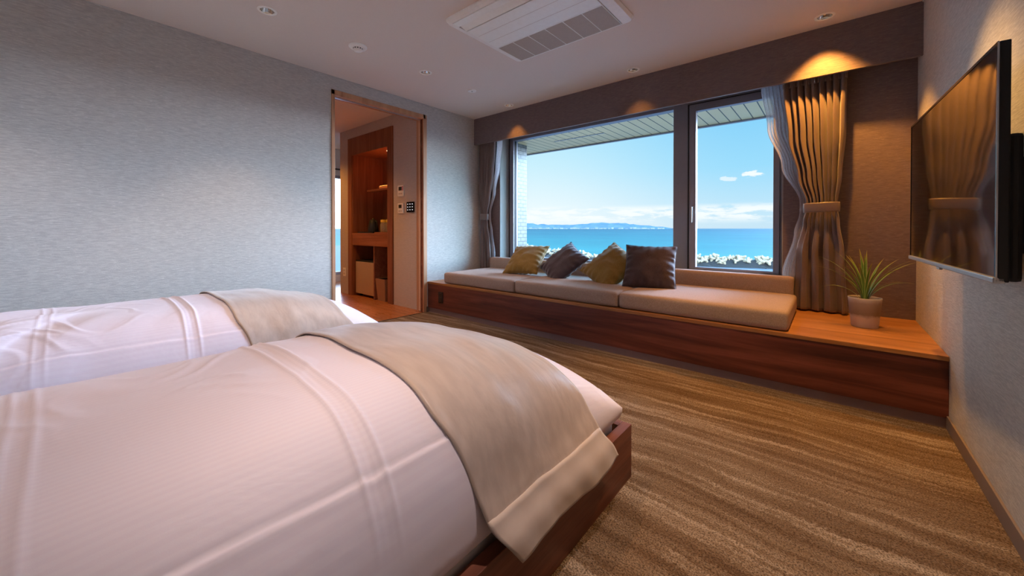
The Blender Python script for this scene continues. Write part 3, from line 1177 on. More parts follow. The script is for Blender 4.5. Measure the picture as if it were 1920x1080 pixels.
# right drape
cr = empty('curtain', (-0.06, YC, ZT), 'taupe satin drape tied back at the right side of the window', 'curtain', 'tied-back drapes at the window')
tabR = [(2.03, -0.275, 0.085, 0.020), (1.95, -0.275, 0.085, 0.026), (1.6, -0.245, 0.080, 0.030), (1.30, -0.185, 0.060, 0.026),
        (1.115, -0.135, 0.040, 0.016), (1.06, -0.135, 0.040, 0.014), (0.98, -0.150, 0.050, 0.020), (0.75, -0.190, 0.075, 0.034), (0.355, -0.200, 0.095, 0.036)]
solid(wpart('drape_panel', curtain_bm(tabR, YC, 9, 0.352, 2.0, 3.0, sharp=0.8, wide=True), M_drape, cr, smooth=True))
solid(wpart('heading_tape', curtain_bm([(2.04, -0.275, 0.085, 0.010), (1.9, -0.275, 0.085, 0.010)], YC - 0.004, 18, 1.955, 2.035, 5.0, nz=4), M_drape, cr, smooth=True))


def tie_bm(x0, x1, yc, z0, z1, d, tilt=0.0, seed=0):
    bm = new_bm()
    rows = []
    cx, hx = (x0 + x1) / 2, (x1 - x0) / 2
    for j in range(9):
        z = z0 + (z1 - z0) * j / 8
        row = []
        for i in range(48):
            a = 2 * PI * i / 48
            c, s = math.cos(a), math.sin(a)
            rr = 1 + 0.03 * math.sin(PI * j / 8)
            x = cx + hx * rr * math.copysign(abs(c) ** 0.75, c)
            y = yc + d * rr * math.copysign(abs(s) ** 0.75, s)
            row.append((x, y, z + tilt * (x - cx) + 0.002 * noise.noise(Vector((a * 3, j, seed)))))
        rows.append(row)
    grid(bm, rows, closed=True)
    return bm


tb = solid(wpart('tieback', tie_bm(-0.146, 0.048, YC, 1.045, 1.112, 0.034, 0.03), M_drape, cr, smooth=True), 0.004)
# right sheer
sr = tag(obj('sheer_curtain', curtain_bm([(2.03, -0.415, -0.262, 0.012), (1.7, -0.375, -0.235, 0.013), (1.4, -0.285, -0.17, 0.011), (1.12, -0.172, -0.128, 0.006),
                                          (1.05, -0.172, -0.128, 0.006), (0.9, -0.205, -0.14, 0.010), (0.59, -0.275, -0.185, 0.012), (0.36, -0.19, -0.15, 0.012)],
                                         YC + 0.045, 7, 0.37, 2.01, 11.0, sharp=1.0), M_sheer, smooth=True),
         'thin white sheer curtain gathered beside the right drape', 'curtain', 'sheer curtains at the window')
# left drape
cl_ = empty('curtain', (-3.3, YC, ZT), 'taupe satin drape tied back in the corner at the left side of the window', 'curtain', 'tied-back drapes at the window')
tabL = [(2.03, -3.415, -3.165, 0.020), (1.95, -3.415, -3.165, 0.024), (1.6, -3.41, -3.20, 0.026), (1.3, -3.40, -3.25, 0.022),
        (1.12, -3.395, -3.295, 0.014), (1.05, -3.395, -3.295, 0.014), (0.98, -3.40, -3.285, 0.018), (0.8, -3.415, -3.245, 0.028), (0.355, -3.42, -3.225, 0.030)]
solid(wpart('drape_panel', curtain_bm(tabL, YC, 7, 0.352, 2.0, 23.0, sharp=0.8, wide=True), M_drape, cl_, smooth=True))
solid(wpart('heading_tape', curtain_bm([(2.04, -3.415, -3.165, 0.009), (1.9, -3.415, -3.165, 0.009)], YC - 0.004, 13, 1.955, 2.035, 15.0, nz=4), M_drape, cl_, smooth=True))
solid(wpart('tieback', tie_bm(-3.405, -3.285, YC, 1.04, 1.115, 0.034, -0.04, 3), M_drape, cl_, smooth=True), 0.004)
tag(obj('sheer_curtain', curtain_bm([(2.03, -3.165, -3.075, 0.010), (1.7, -3.185, -3.115, 0.010), (1.4, -3.235, -3.19, 0.009), (1.12, -3.295, -3.27, 0.005),
                                     (1.05, -3.295, -3.27, 0.005), (0.9, -3.28, -3.24, 0.008), (0.6, -3.25, -3.2, 0.01), (0.36, -3.25, -3.21, 0.010)],
                                    YC + 0.04, 5, 0.37, 2.01, 31.0), M_sheer, smooth=True),
    'thin white sheer curtain gathered beside the left drape', 'curtain', 'sheer curtains at the window')
tag(obj('curtain_rail', bx(box(XL + 0.01, XR - 0.01, 3.40, 3.432, 2.036, 2.052, 0.003), XL + 0.01, XR - 0.01, 3.47, 3.50, 2.036, 2.052, 0.003), M_silver),
    'silver double curtain rail running inside the curtain box', 'curtain rail')

# ------------------------------------------------------------------ potted plant
PX, PY = 0.162, 3.112
pot = empty('potted_plant', (PX, PY, ZT), 'spiky green plant in a weathered cement pot on the bench ledge', 'plant')
pb = lathe(new_bm(), [(0, 0.0), (0.058, 0.0), (0.062, 0.004), (0.077, 0.168), (0.0785, 0.174), (0.0765, 0.178), (0.0725, 0.176), (0.0705, 0.168), (0.069, 0.152), (0, 0.152)], seg=48)
for v in pb.verts:
    v.co.x += 0.001 * noise.noise(v.co * 30)
    v.co.z += 0.0015 * noise.noise(v.co * 22) if v.co.z > 0.1 else 0
part('pot', pb, M_pot, pot, smooth=True, angle=50)
sl = lathe(new_bm(), [(0.07, 0.155), (0.05, 0.160), (0.02, 0.163), (0, 0.164)], seg=24)
rnd = random.Random(3)
for k in range(46):
    a, r_ = rnd.uniform(0, 2 * PI), 0.06 * math.sqrt(rnd.random())
    x, y = r_ * math.cos(a), r_ * math.sin(a)
    s_ = rnd.uniform(0.004, 0.009)
    t0 = bmesh.new()
    bmesh.ops.create_icosphere(t0, subdivisions=1, radius=s_)
    bmesh.ops.scale(t0, vec=(1, rnd.uniform(0.5, 1), 0.5), verts=t0.verts)
    bmesh.ops.translate(t0, vec=(x, y, 0.163), verts=t0.verts)
    mt_ = bpy.data.meshes.new('t')
    t0.to_mesh(mt_)
    t0.free()
    sl.from_mesh(mt_)
part('bark_chips', sl, M_soil, pot, smooth=True)


def leaf_bm(az, L, bend, w, tilt0):
    """one long arching blade: azimuth, length, how far it arches over, width"""
    bm = new_bm()
    uvl = bm.loops.layers.uv.new('UVMap')
    n = 18
    p = Vector((0.008 * math.cos(az), 0.008 * math.sin(az), 0.155))
    th_ = tilt0
    d_h = Vector((math.cos(az), math.sin(az), 0))
    sd_ = Vector((-math.sin(az), math.cos(az), 0))
    rows = []
    for i in range(n + 1):
        t_ = i / n
        th_ = tilt0 + bend * t_ ** 1.4
        wd = w * (0.55 + 0.9 * t_ if t_ < 0.35 else 0.865 * (1 - ((t_ - 0.35) / 0.65) ** 2.0) + 0.005)
        dr_ = d_h * math.sin(th_) + Vector((0, 0, 1)) * math.cos(th_)
        nrm = dr_.cross(sd_)
        rows.append(([p + sd_ * wd + nrm * wd * 0.35, p.copy(), p - sd_ * wd + nrm * wd * 0.35], t_))
        p = p + dr_ * (L / n)
    vs_ = [([bm.verts.new(q) for q in r0], t_) for r0, t_ in rows]
    for (a, ta), (b, tb_) in zip(vs_, vs_[1:]):
        for i in range(2):
            f = bm.faces.new((a[i], a[i + 1], b[i + 1], b[i]))
            for lp, uv in zip(f.loops, ((i * .5, ta), ((i + 1) * .5, ta), ((i + 1) * .5, tb_), (i * .5, tb_))):
                lp[uvl].uv = uv
    return bm


# azimuth 0 = towards the right wall (+X), 180 = along the window to the left
LV = [(178, .30, 1.05, .30), (168, .29, .85, .12), (188, .27, 1.15, .42), (150, .25, .75, .05), (200, .22, .9, .3), (175, .20, 1.6, .7),
      (110, .27, .45, .02), (80, .26, .35, .05), (95, .24, .7, .1), (250, .22, .75, .08), (285, .22, .7, .1), (265, .25, .45, .03),
      (10, .30, 1.0, .38), (-8, .29, .95, .30), (25, .26, .8, .25), (5, .22, 1.35, .55), (-30, .24, .95, .3), (45, .24, .6, .2),
      (140, .24, .55, .1), (-60, .22, .9, .2), (215, .24, 1.0, .2), (-15, .18, 1.2, .4), (160, .16, 1.0, .3)]
for k, (az, L, bd, t0_) in enumerate(LV):
    o = part('leaf', leaf_bm(R(az), L * 1.2, bd, 0.0088 if k % 3 else 0.0102, t0_), M_leaf, pot, smooth=True)

# ------------------------------------------------------------------ television on its wall arm
A, B = Vector((0.327, 1.545)), Vector((0.290, 2.58))   # near and far lower corners of the front face
zc0, zc1 = 0.792, 1.41
ang = math.atan2(B.y - A.y, B.x - A.x)
Wd = (B - A).length
tv = empty('television', ((A.x + B.x) / 2, (A.y + B.y) / 2, zc0), 'large black flat television on a swing arm on the right wall', 'television')
tv.rotation_euler = (0, 0, ang)   # local +x runs along the screen away from the viewer, local -y points to the wall
h_ = zc1 - zc0
hw_ = Wd / 2
part('housing', box(-hw_, hw_, -0.022, -0.002, 0, h_, 0.003), M_black, tv)
part('bezel', bx(bx(bx(new_bm(), -hw_, hw_, -0.002, 0.001, h_ - 0.008, h_), -hw_, -hw_ + 0.008, -0.002, 0.001, 0, h_), hw_ - 0.008, hw_, -0.002, 0.001, 0, h_), M_blackg, tv)
o = part('bottom_strip', box(-hw_, hw_, -0.016, 0.006, -0.004, 0.012, 0.003), M_silver, tv)
o['label'] = 'silver strip along the lower edge'
part('screen', box(-hw_ + 0.008, hw_ - 0.008, -0.003, -0.0005, 0.012, h_ - 0.008), M_screen, tv)
part('edge_strip', box(-hw_ - 0.0006, -hw_ + 0.0004, -0.002, 0.0012, 0.006, h_ - 0.002), M_silver, tv)
bk = new_bm()
bx(bk, -hw_ + 0.02, hw_ - 0.02, -0.05, -0.022, 0.0, h_ * 0.62, 0.01)
part('rear_cover', bk, M_black, tv)
part('sensor', box(-0.01, 0.03, -0.004, 0.005, -0.012, -0.004, 0.002), M_silver, tv)
# bracket stays with the television
mb = new_bm()
bx(mb, -0.22, 0.22, -0.064, -0.05, 0.12, 0.46, 0.003)
part('mount_plate', mb, M_black, tv)
mw = wpart('wall_bracket', bx(box(XR - 0.02, XR - 0.001, 1.72, 1.94, 0.86, 1.13, 0.003), XR - 0.055, XR - 0.02, 1.76, 1.90, 0.90, 1.09, 0.005), M_black, bench)
# the bracket was written in world space: hand it to the television
mw.parent = None
mw.location = bench.location
bpy.context.view_layer.update()
mwm = mw.matrix_world.copy()
mw.parent = tv
mw.matrix_parent_inverse = Matrix.Identity(4)
tv_m = Matrix.Translation(tv.location) @ Matrix.Rotation(ang, 4, 'Z')
mw.matrix_basis = tv_m.inverted() @ mwm

# ------------------------------------------------------------------ beds
def clamp(x, a, b):
    return max(a, min(b, x))


class Bed:
    def __init__(s, cx, half, top, seed):
        s.cx, s.hw, s.top, s.seed = cx, half, top, seed
        s.z0 = 0.265
        s.y1 = 1.335
        s.y0 = -0.42

    def z(s, x, y, wr=1.0):
        u = clamp((x - s.cx) / s.hw, -1, 1)
        fx = max(0.0, 1 - abs(u) ** 3.6) ** 0.5
        v = clamp((y - 0.45) / (s.y1 - 0.45), 0, 1)
        fy = max(0.0, 1 - v ** 2.3) ** 0.55
        vh = clamp((-0.1 - y) / 0.40, 0, 1)
        fh = 1 - 0.16 * vh * vh
        zz = s.z0 + (s.top - s.z0) * fx * fy * fh
        e = min(1, fx * fy * 1.6)
        # soft billows and creases
        P = Vector((x * 2.4 + s.seed * 5, y * 1.5, s.seed))
        zz += wr * e * (0.012 * noise.noise(P) + 0.006 * noise.noise(Vector((x * 6, y * 3.2, s.seed * 2.0))))
        zz += wr * e * s.creases(x, y)
        return zz

    def creases(s, x, y):
        d = 0.0
        # pressed fold lines from storage
        lx = s.cx + 0.43 + 0.01 * math.sin(y * 2)
        d -= 0.0030 * math.exp(-((x - lx) / 0.0035) ** 2)
        d += 0.0026 * math.exp(-((x - lx - 0.008) / 0.005) ** 2)
        wob = 0.02 * noise.noise(Vector((x * 1.7, s.seed, 5)))
        for yy, a in ((0.352, 0.0042), (0.376, -0.0016), (0.398, 0.0044), (-0.065, 0.0020), (-0.035, 0.0020)):
            d += a * math.exp(-((y - yy - wob) / 0.0055) ** 2)
        # long soft folds drawn from the foot towards the head on both sides
        k = clamp((0.25 - y) / 0.4, 0, 1) * 1.3
        ph = (x - s.cx) * 19 + y * 5.0 + 3 * noise.noise(Vector((x * 1.5, y * 1.0, s.seed)))
        d += 0.012 * k * math.sin(ph) * (0.5 + 0.8 * noise.noise(Vector((x * 2, y * 2, s.seed + 9))))
        # crumpled patches
        m_ = clamp(noise.noise(Vector((x * 1.9, y * 1.9, s.seed + 20))) * 2.2 + 0.25, 0, 1)
        q = noise.noise(Vector((x * 9 + 2 * noise.noise(Vector((x * 4, y * 4, 1))), y * 5, s.seed + 11)))
        d += 0.006 * m_ * (1 - min(1, abs(q) * 5))
        if s.seed > 5:
            # second bed: deep diagonal folds on the side facing us
            k2 = clamp((x - s.cx - 0.02) / 0.3, 0, 1) * clamp((0.45 - y) / 0.25, 0, 1)
            ph = (y * 0.82 + (x - s.cx) * 0.75) * 27 + 2.2 * noise.noise(Vector((x * 3, y * 2.2, 2)))
            f = math.sin(ph)
            d += 0.022 * k2 * math.copysign(abs(f) ** 0.7, f) * (0.55 + 0.9 * noise.noise(Vector((x * 2.5, y * 2.5, 7))))
        return d


def duvet_bm(b):
    bm = new_bm()
    nx, ny = 190, 520
    xs = []
    for i in range(nx + 1):
        t_ = -1 + 2 * i / nx
        xs.append(b.cx + b.hw * math.sin(t_ * PI / 2) ** 1 if False else b.cx + b.hw * (math.sin(t_ * PI / 2) * 0.6 + t_ * 0.4))
    ys = []
    for j in range(ny + 1):
        t_ = j / ny
        t_ = 1 - (1 - t_) ** 1.25
        ys.append(b.y0 + (b.y1 - b.y0) * t_)
    rows = [[(x, y, b.z(x, y)) for x in xs] for y in ys]
    vs_ = grid(bm, rows)
    # skirt: tuck all round
    loop = vs_[0] + [r[-1] for r in vs_[1:]] + vs_[-1][-2::-1] + [r[0] for r in vs_[-2:0:-1]]
    n = len(loop)
    prev = loop
    for k, (ins, dz_) in enumerate(((0.0, 0.015), (0.006, 0.035), (0.03, 0.04))):
        cur = []
        for v in loop:
            dx_ = v.co.x - b.cx
            cur.append(bm.verts.new((v.co.x - math.copysign(ins, dx_) if abs(dx_) > b.hw * .98 else v.co.x,
                                     v.co.y - ins if v.co.y > b.y1 - 0.01 else v.co.y, v.co.z - dz_)))
        for i in range(n):
            j = (i + 1) % n
            bm.faces.new((prev[i], prev[j], cur[j], cur[i]))
        prev = cur
    return bm


def runner_bm(b, ya, yb, hem=False, off=0.007):
    """cloth strip across the bed, over the side and down; rows run along y"""
    bm = new_bm()
    rows = []
    ny = 60
    # arc samples over x
    zs_edge = 0.30
    prof = []
    zb = 0.165
    for q in (zb, 0.20, 0.235, 0.27):
        prof.append(('l', q))
    N = 90
    for i in range(N + 1):
        t_ = -1 + 2 * i / N
        prof.append(('t', math.sin(t_ * PI / 2) * 0.55 + t_ * 0.45))
    for q in [0.27 - k * (0.27 - zb) / 14 for k in range(15)]:
        prof.append(('r', q))
    for kind, q in prof:
        row = []
        for j in range(ny + 1):
            t_ = j / ny
            y = ya + (yb - ya) * t_
            if kind == 't':
                x = b.cx + q * (b.hw + 0.012)
                fx = abs(q)
                drop = clamp((fx - 0.8) / 0.2, 0, 1) * 0.06
                yy = y + (drop if q > 0 else drop * 0.3)
                xx = clamp(x, b.cx - b.hw + 0.003, b.cx + b.hw - 0.003)
                z = b.z(xx, min(yy, b.y1 - 0.004)) + off
                z = max(z, 0.27 + off)
                # ripples where the cloth starts to hang
                rp = clamp((fx - 0.55) / 0.45, 0, 1)
                z += rp * 0.0055 * math.sin(t_ * 13 + 3 * q + 2 * noise.noise(Vector((t_ * 3, q * 2, 4)))) * clamp(t_ * 4, 0, 1)
                z += 0.007 * noise.noise(Vector((x * 2.5, y * 7, b.seed + 3))) + 0.003 * noise.noise(Vector((x * 7, y * 16, b.seed + 5)))
                lift = 0.0
                if t_ < 0.05 or t_ > 0.96:
                    lift = 0.003
                row.append((x, yy, z + lift))
            else:
                sgn = 1 if kind == 'r' else -1
                f = (0.27 - q) / (0.27 - zb)
                ww = 0.004 * math.sin(t_ * 9 + 1.1) * (0.4 + f) + 0.0012 * math.sin(t_ * 31)
                xo = b.hw + 0.016 + 0.034 * min(1, f * 2.2) + max(-0.004, ww)
                yy = y + (0.06 + 0.075 * f if sgn > 0 else 0.02)
                row.append((b.cx + sgn * xo, yy, q + off + 0.005 * math.sin(t_ * 6.5 + .5) * f))
        rows.append(row)
    for _ in range(5):
        nr_ = [rows[0]]
        for a_, b_, c_ in zip(rows, rows[1:], rows[2:]):
            nr_.append([tuple(0.25 * p_[k] + 0.5 * q_[k] + 0.25 * r_[k] for k in range(3)) for p_, q_, r_ in zip(a_, b_, c_)])
        rows = nr_ + [rows[-1]]
    if hem:
        rows = rows[-15:]
        rows = [[(x + 0.0035, y, z) for x, y, z in r] for r in rows]
    grid(bm, rows)
    return bm


def make_bed(b, names, first_):
    hw, cx = 0.524, b.cx - 0.0
    x0, x1 = cx - hw, cx + hw
    bed = empty('bed', (cx, 0.3, 0), names[0], 'bed', 'single beds')
    wpart('side_rail', box(x1 - 0.035, x1, -0.80, 1.37, 0.0, 0.197, 0.002), M_bedw, bed)
    wpart('side_rail', box(x0, x0 + 0.035, -0.80, 1.37, 0.0, 0.197, 0.002), M_bedw, bed)
    wpart('foot_rail', box(x0 + 0.035, x1 - 0.035, 1.33, 1.37, 0.0, 0.197, 0.002), M_bedw, bed)
    wpart('slat_base', box(x0 + 0.035, x1 - 0.035, -0.78, 1.33, 0.05, 0.10), M_bedw, bed)
    wpart('headboard', box(x0 - 0.02, x1 + 0.02, -0.845, -0.80, 0.0, 0.85, 0.004), M_bedw, bed)
    ms = wpart('mattress', box(x0 + 0.047, x1 - 0.047, -0.79, 1.315, 0.101, 0.262, 0.02, 3), M_sheet, bed, smooth=True, angle=50)
    dv = obj('duvet', duvet_bm(b), M_duvet, smooth=True)
    tag(dv, names[1], 'duvet', 'white duvets on the beds')
    rn = obj('bed_runner', runner_bm(b, 0.53, 1.055), M_runner, smooth=True)
    solid(rn, 0.004)
    tag(rn, names[2], 'bed runner', 'beige runners across the beds')
    hm = obj('hem', runner_bm(b, 0.53, 1.055, hem=True), M_hem, smooth=True)
    solid(hm, 0.003)
    hm.parent = rn
    # pillows at the head
    pb_ = pillow_bm(0.3, 0.075, b.seed)
    for v in pb_.verts:
        v.co = Vector((v.co.x * 1.1, v.co.z * 0.72, -v.co.y))
    p_ = obj('bed_pillow', pb_, M_duvet, smooth=True)
    p_.location = (b.cx, -0.60, 0.335)
    p_.rotation_euler = (R(6), 0, 0)
    tag(p_, names[3], 'pillow', 'white pillows at the bed heads')


bedA = Bed(-1.09, 0.503, 0.585, 1)
bedB = Bed(-2.575, 0.503, 0.560, 7)
make_bed(bedA, ('low walnut single bed nearest the window-side walkway', 'white cotton duvet on the near bed, with a long pressed crease',
                'beige satin runner across the near bed, hanging over its side', 'white pillow at the head of the near bed'), True)
make_bed(bedB, ('low walnut single bed farther away, beside the left wall', 'rumpled white cotton duvet on the far bed by the left wall',
                'beige satin runner across the far bed', 'white pillow at the head of the far bed'), False)

# ------------------------------------------------------------------ downlights
COLW = (1.0, 0.42, 0.07)
COLN = (1.0, 0.80, 0.74)


def make_downlight(loc):
    d = empty('downlight', loc)
    ring = lathe(new_bm(), [(HR - 0.003, 0.0), (HR - 0.003, -0.004), (HR + 0.004, -0.0045), (HR + 0.0105, -0.002), (HR + 0.011, 0.0)], seg=32)
    part('trim_ring', ring, M_white, d, smooth=True, angle=50)
    cup = lathe(new_bm(), [(HR - 0.002, -0.002), (HR - 0.008, 0.02), (HR - 0.018, 0.05), (HR - 0.024, 0.055)], seg=32)
    part('reflector', cup, M_chrome, d, smooth=True)
    lens_ = lathe(new_bm(), [(HR - 0.022, 0.054), (0.012, 0.050), (0, 0.049)], seg=24)
    part('lamp', lens_, M_led, d, smooth=True)
    return d


def spot(par, energy, size, blend=0.6, z=-0.02, col=COLW, tilt=(0, 0, 0), rad=0.02):
    ld = bpy.data.lights.new('downlight_beam', 'SPOT')
    ld.energy = energy
    ld.spot_size = R(size)
    ld.spot_blend = blend
    ld.color = col
    ld.shadow_soft_size = rad
    lo = bpy.data.objects.new('downlight_beam', ld)
    C.objects.link(lo)
    lo.parent = par
    lo.location = (0, 0, z)
    lo.rotation_euler = tilt
    return lo


DLAB = ['round recessed ceiling downlight at the far upper left', 'round recessed downlight above the doorway side, past the smoke detector',
        'round recessed downlight by the curtain box, left of the three in that row', 'round recessed downlight by the curtain box, middle of the three in that row',
        'round recessed downlight by the curtain box above the right drape', 'round recessed downlight above the carpet in front of the television',
        'round recessed downlight above the camera side of the right wall', 'round recessed downlight above the near bed',
        'round recessed downlight above the head of the far bed', 'round recessed downlight above the head of the near bed']
POW = [30, 30, 12, 8, 80, 85, 52, 36, 18, 20]
COLS = [(1.0, 0.66, 0.42), COLN, COLW, COLW, COLW, (1.0, 0.55, 0.2), COLN, (1.0, 0.60, 0.32), COLN, COLN]
SIZ = [85, 95, 78, 78, 84, 80, 66, 74, 90, 90]
proto = None
for i, (x, y) in enumerate(LAMPS):
    if proto is None:
        proto = make_downlight((x, y, ZC))
        d = proto
    else:
        d = copy_tree(proto)
        d.location = (x, y, ZC)
    tag(d, DLAB[i], 'ceiling light', 'recessed ceiling downlights')
for i, d in enumerate([o for o in list(C.objects) if o.name.startswith('downlight') and o.parent is None]):
    spot(d, POW[i], SIZ[i], col=COLS[i], tilt=(R(4), 0, 0) if i == 4 else (0, 0, 0))

# smoke detector
smk = empty('smoke_detector', (-2.734, 1.446, ZC), 'round white smoke detector on the ceiling between two downlights', 'smoke detector')
part('base', lathe(new_bm(), [(0.0, 0), (0.066, 0), (0.066, -0.006), (0.058, -0.014), (0.03, -0.016), (0, -0.016)], seg=40), M_white, smk, smooth=True, angle=50)
part('sensor_dome', lathe(new_bm(), [(0.036, -0.014), (0.034, -0.030), (0.026, -0.038), (0, -0.040)], seg=32), M_white, smk, smooth=True, angle=50)
sl_ = new_bm()
for k in range(12):
    a = 2 * PI * k / 12
    c, s = math.cos(a), math.sin(a)
    q = [Vector((0.0358 * math.cos(a + da), 0.0358 * math.sin(a + da), z)) for da, z in ((-0.14, -0.018), (0.14, -0.018), (0.14, -0.026), (-0.14, -0.026))]
    sl_.faces.new([sl_.verts.new(p) for p in q])
part('vent_slots', sl_, M_dark, smk)
# small ceiling speaker / sensor near the corner
sn = empty('ceiling_sensor', (-2.739, 2.639, ZC), 'small round white ceiling sensor near the window corner', 'sensor')
part('base', lathe(new_bm(), [(0.0, 0), (0.042, 0), (0.040, -0.007), (0.022, -0.0078), (0, -0.008)], seg=32), M_white, sn, smooth=True, angle=50)
part('lens', lathe(new_bm(), [(0.007, -0.0075), (0.005, -0.010), (0, -0.011)], seg=20), M_dark, sn, smooth=True)

# ------------------------------------------------------------------ ceiling air conditioner
AX0, AX1, AY0, AY1 = -1.955, -0.975, 1.625, 2.405
ac = empty('air_conditioner', ((AX0 + AX1) / 2, (AY0 + AY1) / 2, ZC), 'white rectangular air-conditioning panel set in the ceiling', 'air conditioner')


def rrect(x0, x1, y0, y1, r, n=6):
    pts = []
    for cx, cy, a0 in ((x1 - r, y1 - r, 0), (x0 + r, y1 - r, PI / 2), (x0 + r, y0 + r, PI), (x1 - r, y0 + r, 1.5 * PI)):
        for k in range(n + 1):
            a = a0 + PI / 2 * k / n
            pts.append((cx + r * math.cos(a), cy + r * math.sin(a)))
    return pts


fb = new_bm()
GX0, GX1 = AX0 + 0.055, AX1 - 0.075
inner = (AX0 + 0.05, AX1 - 0.075, AY0 + 0.03, AY1 - 0.03)
rings = [(rrect(AX0, AX1, AY0, AY1, 0.04), ZC - 0.0), (rrect(AX0, AX1, AY0, AY1, 0.04), ZC - 0.008), (rrect(AX0 + 0.012, AX1 - 0.012, AY0 + 0.01, AY1 - 0.01, 0.035), ZC - 0.024),
         (rrect(AX0 + 0.035, AX1 - 0.05, AY0 + 0.022, AY1 - 0.022, 0.02), ZC - 0.030), (rrect(*inner, 0.004), ZC - 0.030), (rrect(*inner, 0.004), ZC - 0.012)]
prev = None
for pts, z in rings:
    cur = [fb.verts.new((x, y, z)) for x, y in pts]
    if prev:
        for i in range(len(cur)):
            j = (i + 1) % len(cur)
            fb.faces.new((prev[i], prev[j], cur[j], cur[i]))
    prev = cur
wpart('outer_frame', fb, M_white, ac, smooth=True, angle=30)
pn = new_bm()
bx(pn, inner[0] + 0.003, inner[1] - 0.003, 1.785, 2.09, ZC - 0.034, ZC - 0.02, 0.003)
bx(pn, inner[0] + 0.003, inner[1] - 0.003, AY0 + 0.033, 1.712, ZC - 0.033, ZC - 0.02, 0.003)
wpart('panel', pn, M_white2, ac)
gv = new_bm()
for yy in (1.88, 1.985):
    bx(gv, inner[0] + 0.02, inner[1] - 0.02, yy, yy + 0.002, ZC - 0.0345, ZC - 0.033)
wpart('panel_line', gv, M_grille, ac)
wpart('outlet_slot', box(inner[0] + 0.004, inner[1] - 0.02, 1.712, 1.785, ZC - 0.018, ZC - 0.012), M_dark, ac)
vb = new_bm()
v0 = [vb.verts.new(p) for p in ((inner[0] + 0.01, 1.716, ZC - 0.022), (inner[1] - 0.03, 1.716, ZC - 0.022), (inner[1] - 0.03, 1.772, ZC - 0.037), (inner[0] + 0.01, 1.772, ZC - 0.037))]
vb.faces.new(v0)
ro = wpart('louvre_flap', vb, M_white2, ac)
solid(ro, 0.003)
ig = new_bm()
bx(ig, inner[0] + 0.006, inner[1] - 0.006, 2.098, 2.372, ZC - 0.022, ZC - 0.015)
gp = wpart('intake_backing', ig, M_dark, ac)
gb = new_bm()
n_ = 34
for k in range(n_):
    y = 2.103 + (2.368 - 2.103) * k / (n_ - 1)
    bx(gb, inner[0] + 0.006, inner[1] - 0.006, y - 0.0022, y + 0.0022, ZC - 0.032, ZC - 0.022)
gr_ = wpart('intake_grille', gb, M_grille, ac)
db = new_bm()
for k in range(7):
    x = inner[0] + 0.006 + (inner[1] - inner[0] - 0.012) * k / 6
    bx(db, x - 0.002, x + 0.002, 2.098, 2.372, ZC - 0.0335, ZC - 0.022)
bx(db, inner[0], inner[1], 2.092, 2.099, ZC - 0.0335, ZC - 0.02)
bx(db, inner[0], inner[1], 2.371, 2.376, ZC - 0.0335, ZC - 0.02)
wpart('grille_rib', db, M_white2, ac)

# ------------------------------------------------------------------ built-in cabinet in the hall
cab = empty('built_in_cabinet', (-4.65, HY, 0), 'tall walnut built-in niche cabinet seen through the doorway', 'cabinet')
CX0, CX1 = -5.21, -4.09
CD = HY + 0.46
wpart('side_panel', box(CX0, CX0 + 0.105, HY - 0.012, HY + 0.02, 0, 2.185, 0.002), M_cabw, cab)
wpart('side_panel', box(CX1 - 0.115, CX1, HY - 0.012, HY + 0.02, 0, 2.185, 0.002), M_cabw, cab)
wpart('side_panel', bx(box(CX1 - 0.13, CX1 - 0.115, HY + 0.0, CD, 0, 1.96), CX0 + 0.105, CX0 + 0.12, HY + 0.0, CD, 0, 1.96), M_cabw, cab)
wpart('top_panel', box(CX0 + 0.105, CX1 - 0.115, HY - 0.012, HY + 0.02, 1.945, 2.185, 0.002), M_cabw, cab)
wpart('niche_ceiling', box(CX0 + 0.105, CX1 - 0.115, HY + 0.02, CD, 1.95, 1.97), M_cabw, cab)
wpart('back_panel', box(CX0 + 0.105, CX1 - 0.115, CD, CD + 0.02, 0, 1.96), M_cabw, cab)
wpart('counter', box(CX0 + 0.105, CX1 - 0.115, HY - 0.008, CD, 0.845, 0.868, 0.002), M_cabh, cab)
wpart('drawer_front', box(CX0 + 0.11, CX1 - 0.12, HY - 0.006, HY + 0.014, 0.70, 0.843, 0.002), M_cabh, cab)
wpart('inner_floor', box(CX0 + 0.105, CX1 - 0.115, HY + 0.014, CD, 0.70, 0.72), M_cabh, cab)
wpart('divider', box(-4.552, -4.532, HY, CD, 0, 0.70), M_cabh, cab)
wpart('shelf', box(-4.80, CX1 - 0.13, HY + 0.05, CD, 1.425, 1.45, 0.002), M_cabh, cab)
nl = wpart('niche_light', lathe(new_bm(), [(0, 1.948), (0.03, 1.948), (0.032, 1.944), (0.03, 1.943), (0, 1.943)], cx=-4.42, cy=HY + 0.15, seg=20), M_led, cab)
ld = bpy.data.lights.new('niche_beam', 'SPOT')
ld.energy = 34
ld.spot_size = R(105)
ld.spot_blend = 0.5
ld.color = (1.0, 0.5, 0.16)
ld.shadow_soft_size = 0.015
lo = bpy.data.objects.new('niche_beam', ld)
C.objects.link(lo)
lo.parent = cab
lo.location = Vector((-4.40, HY + 0.17, 1.935)) - cab.location
lo.rotation_euler = (R(8), R(-14), 0)

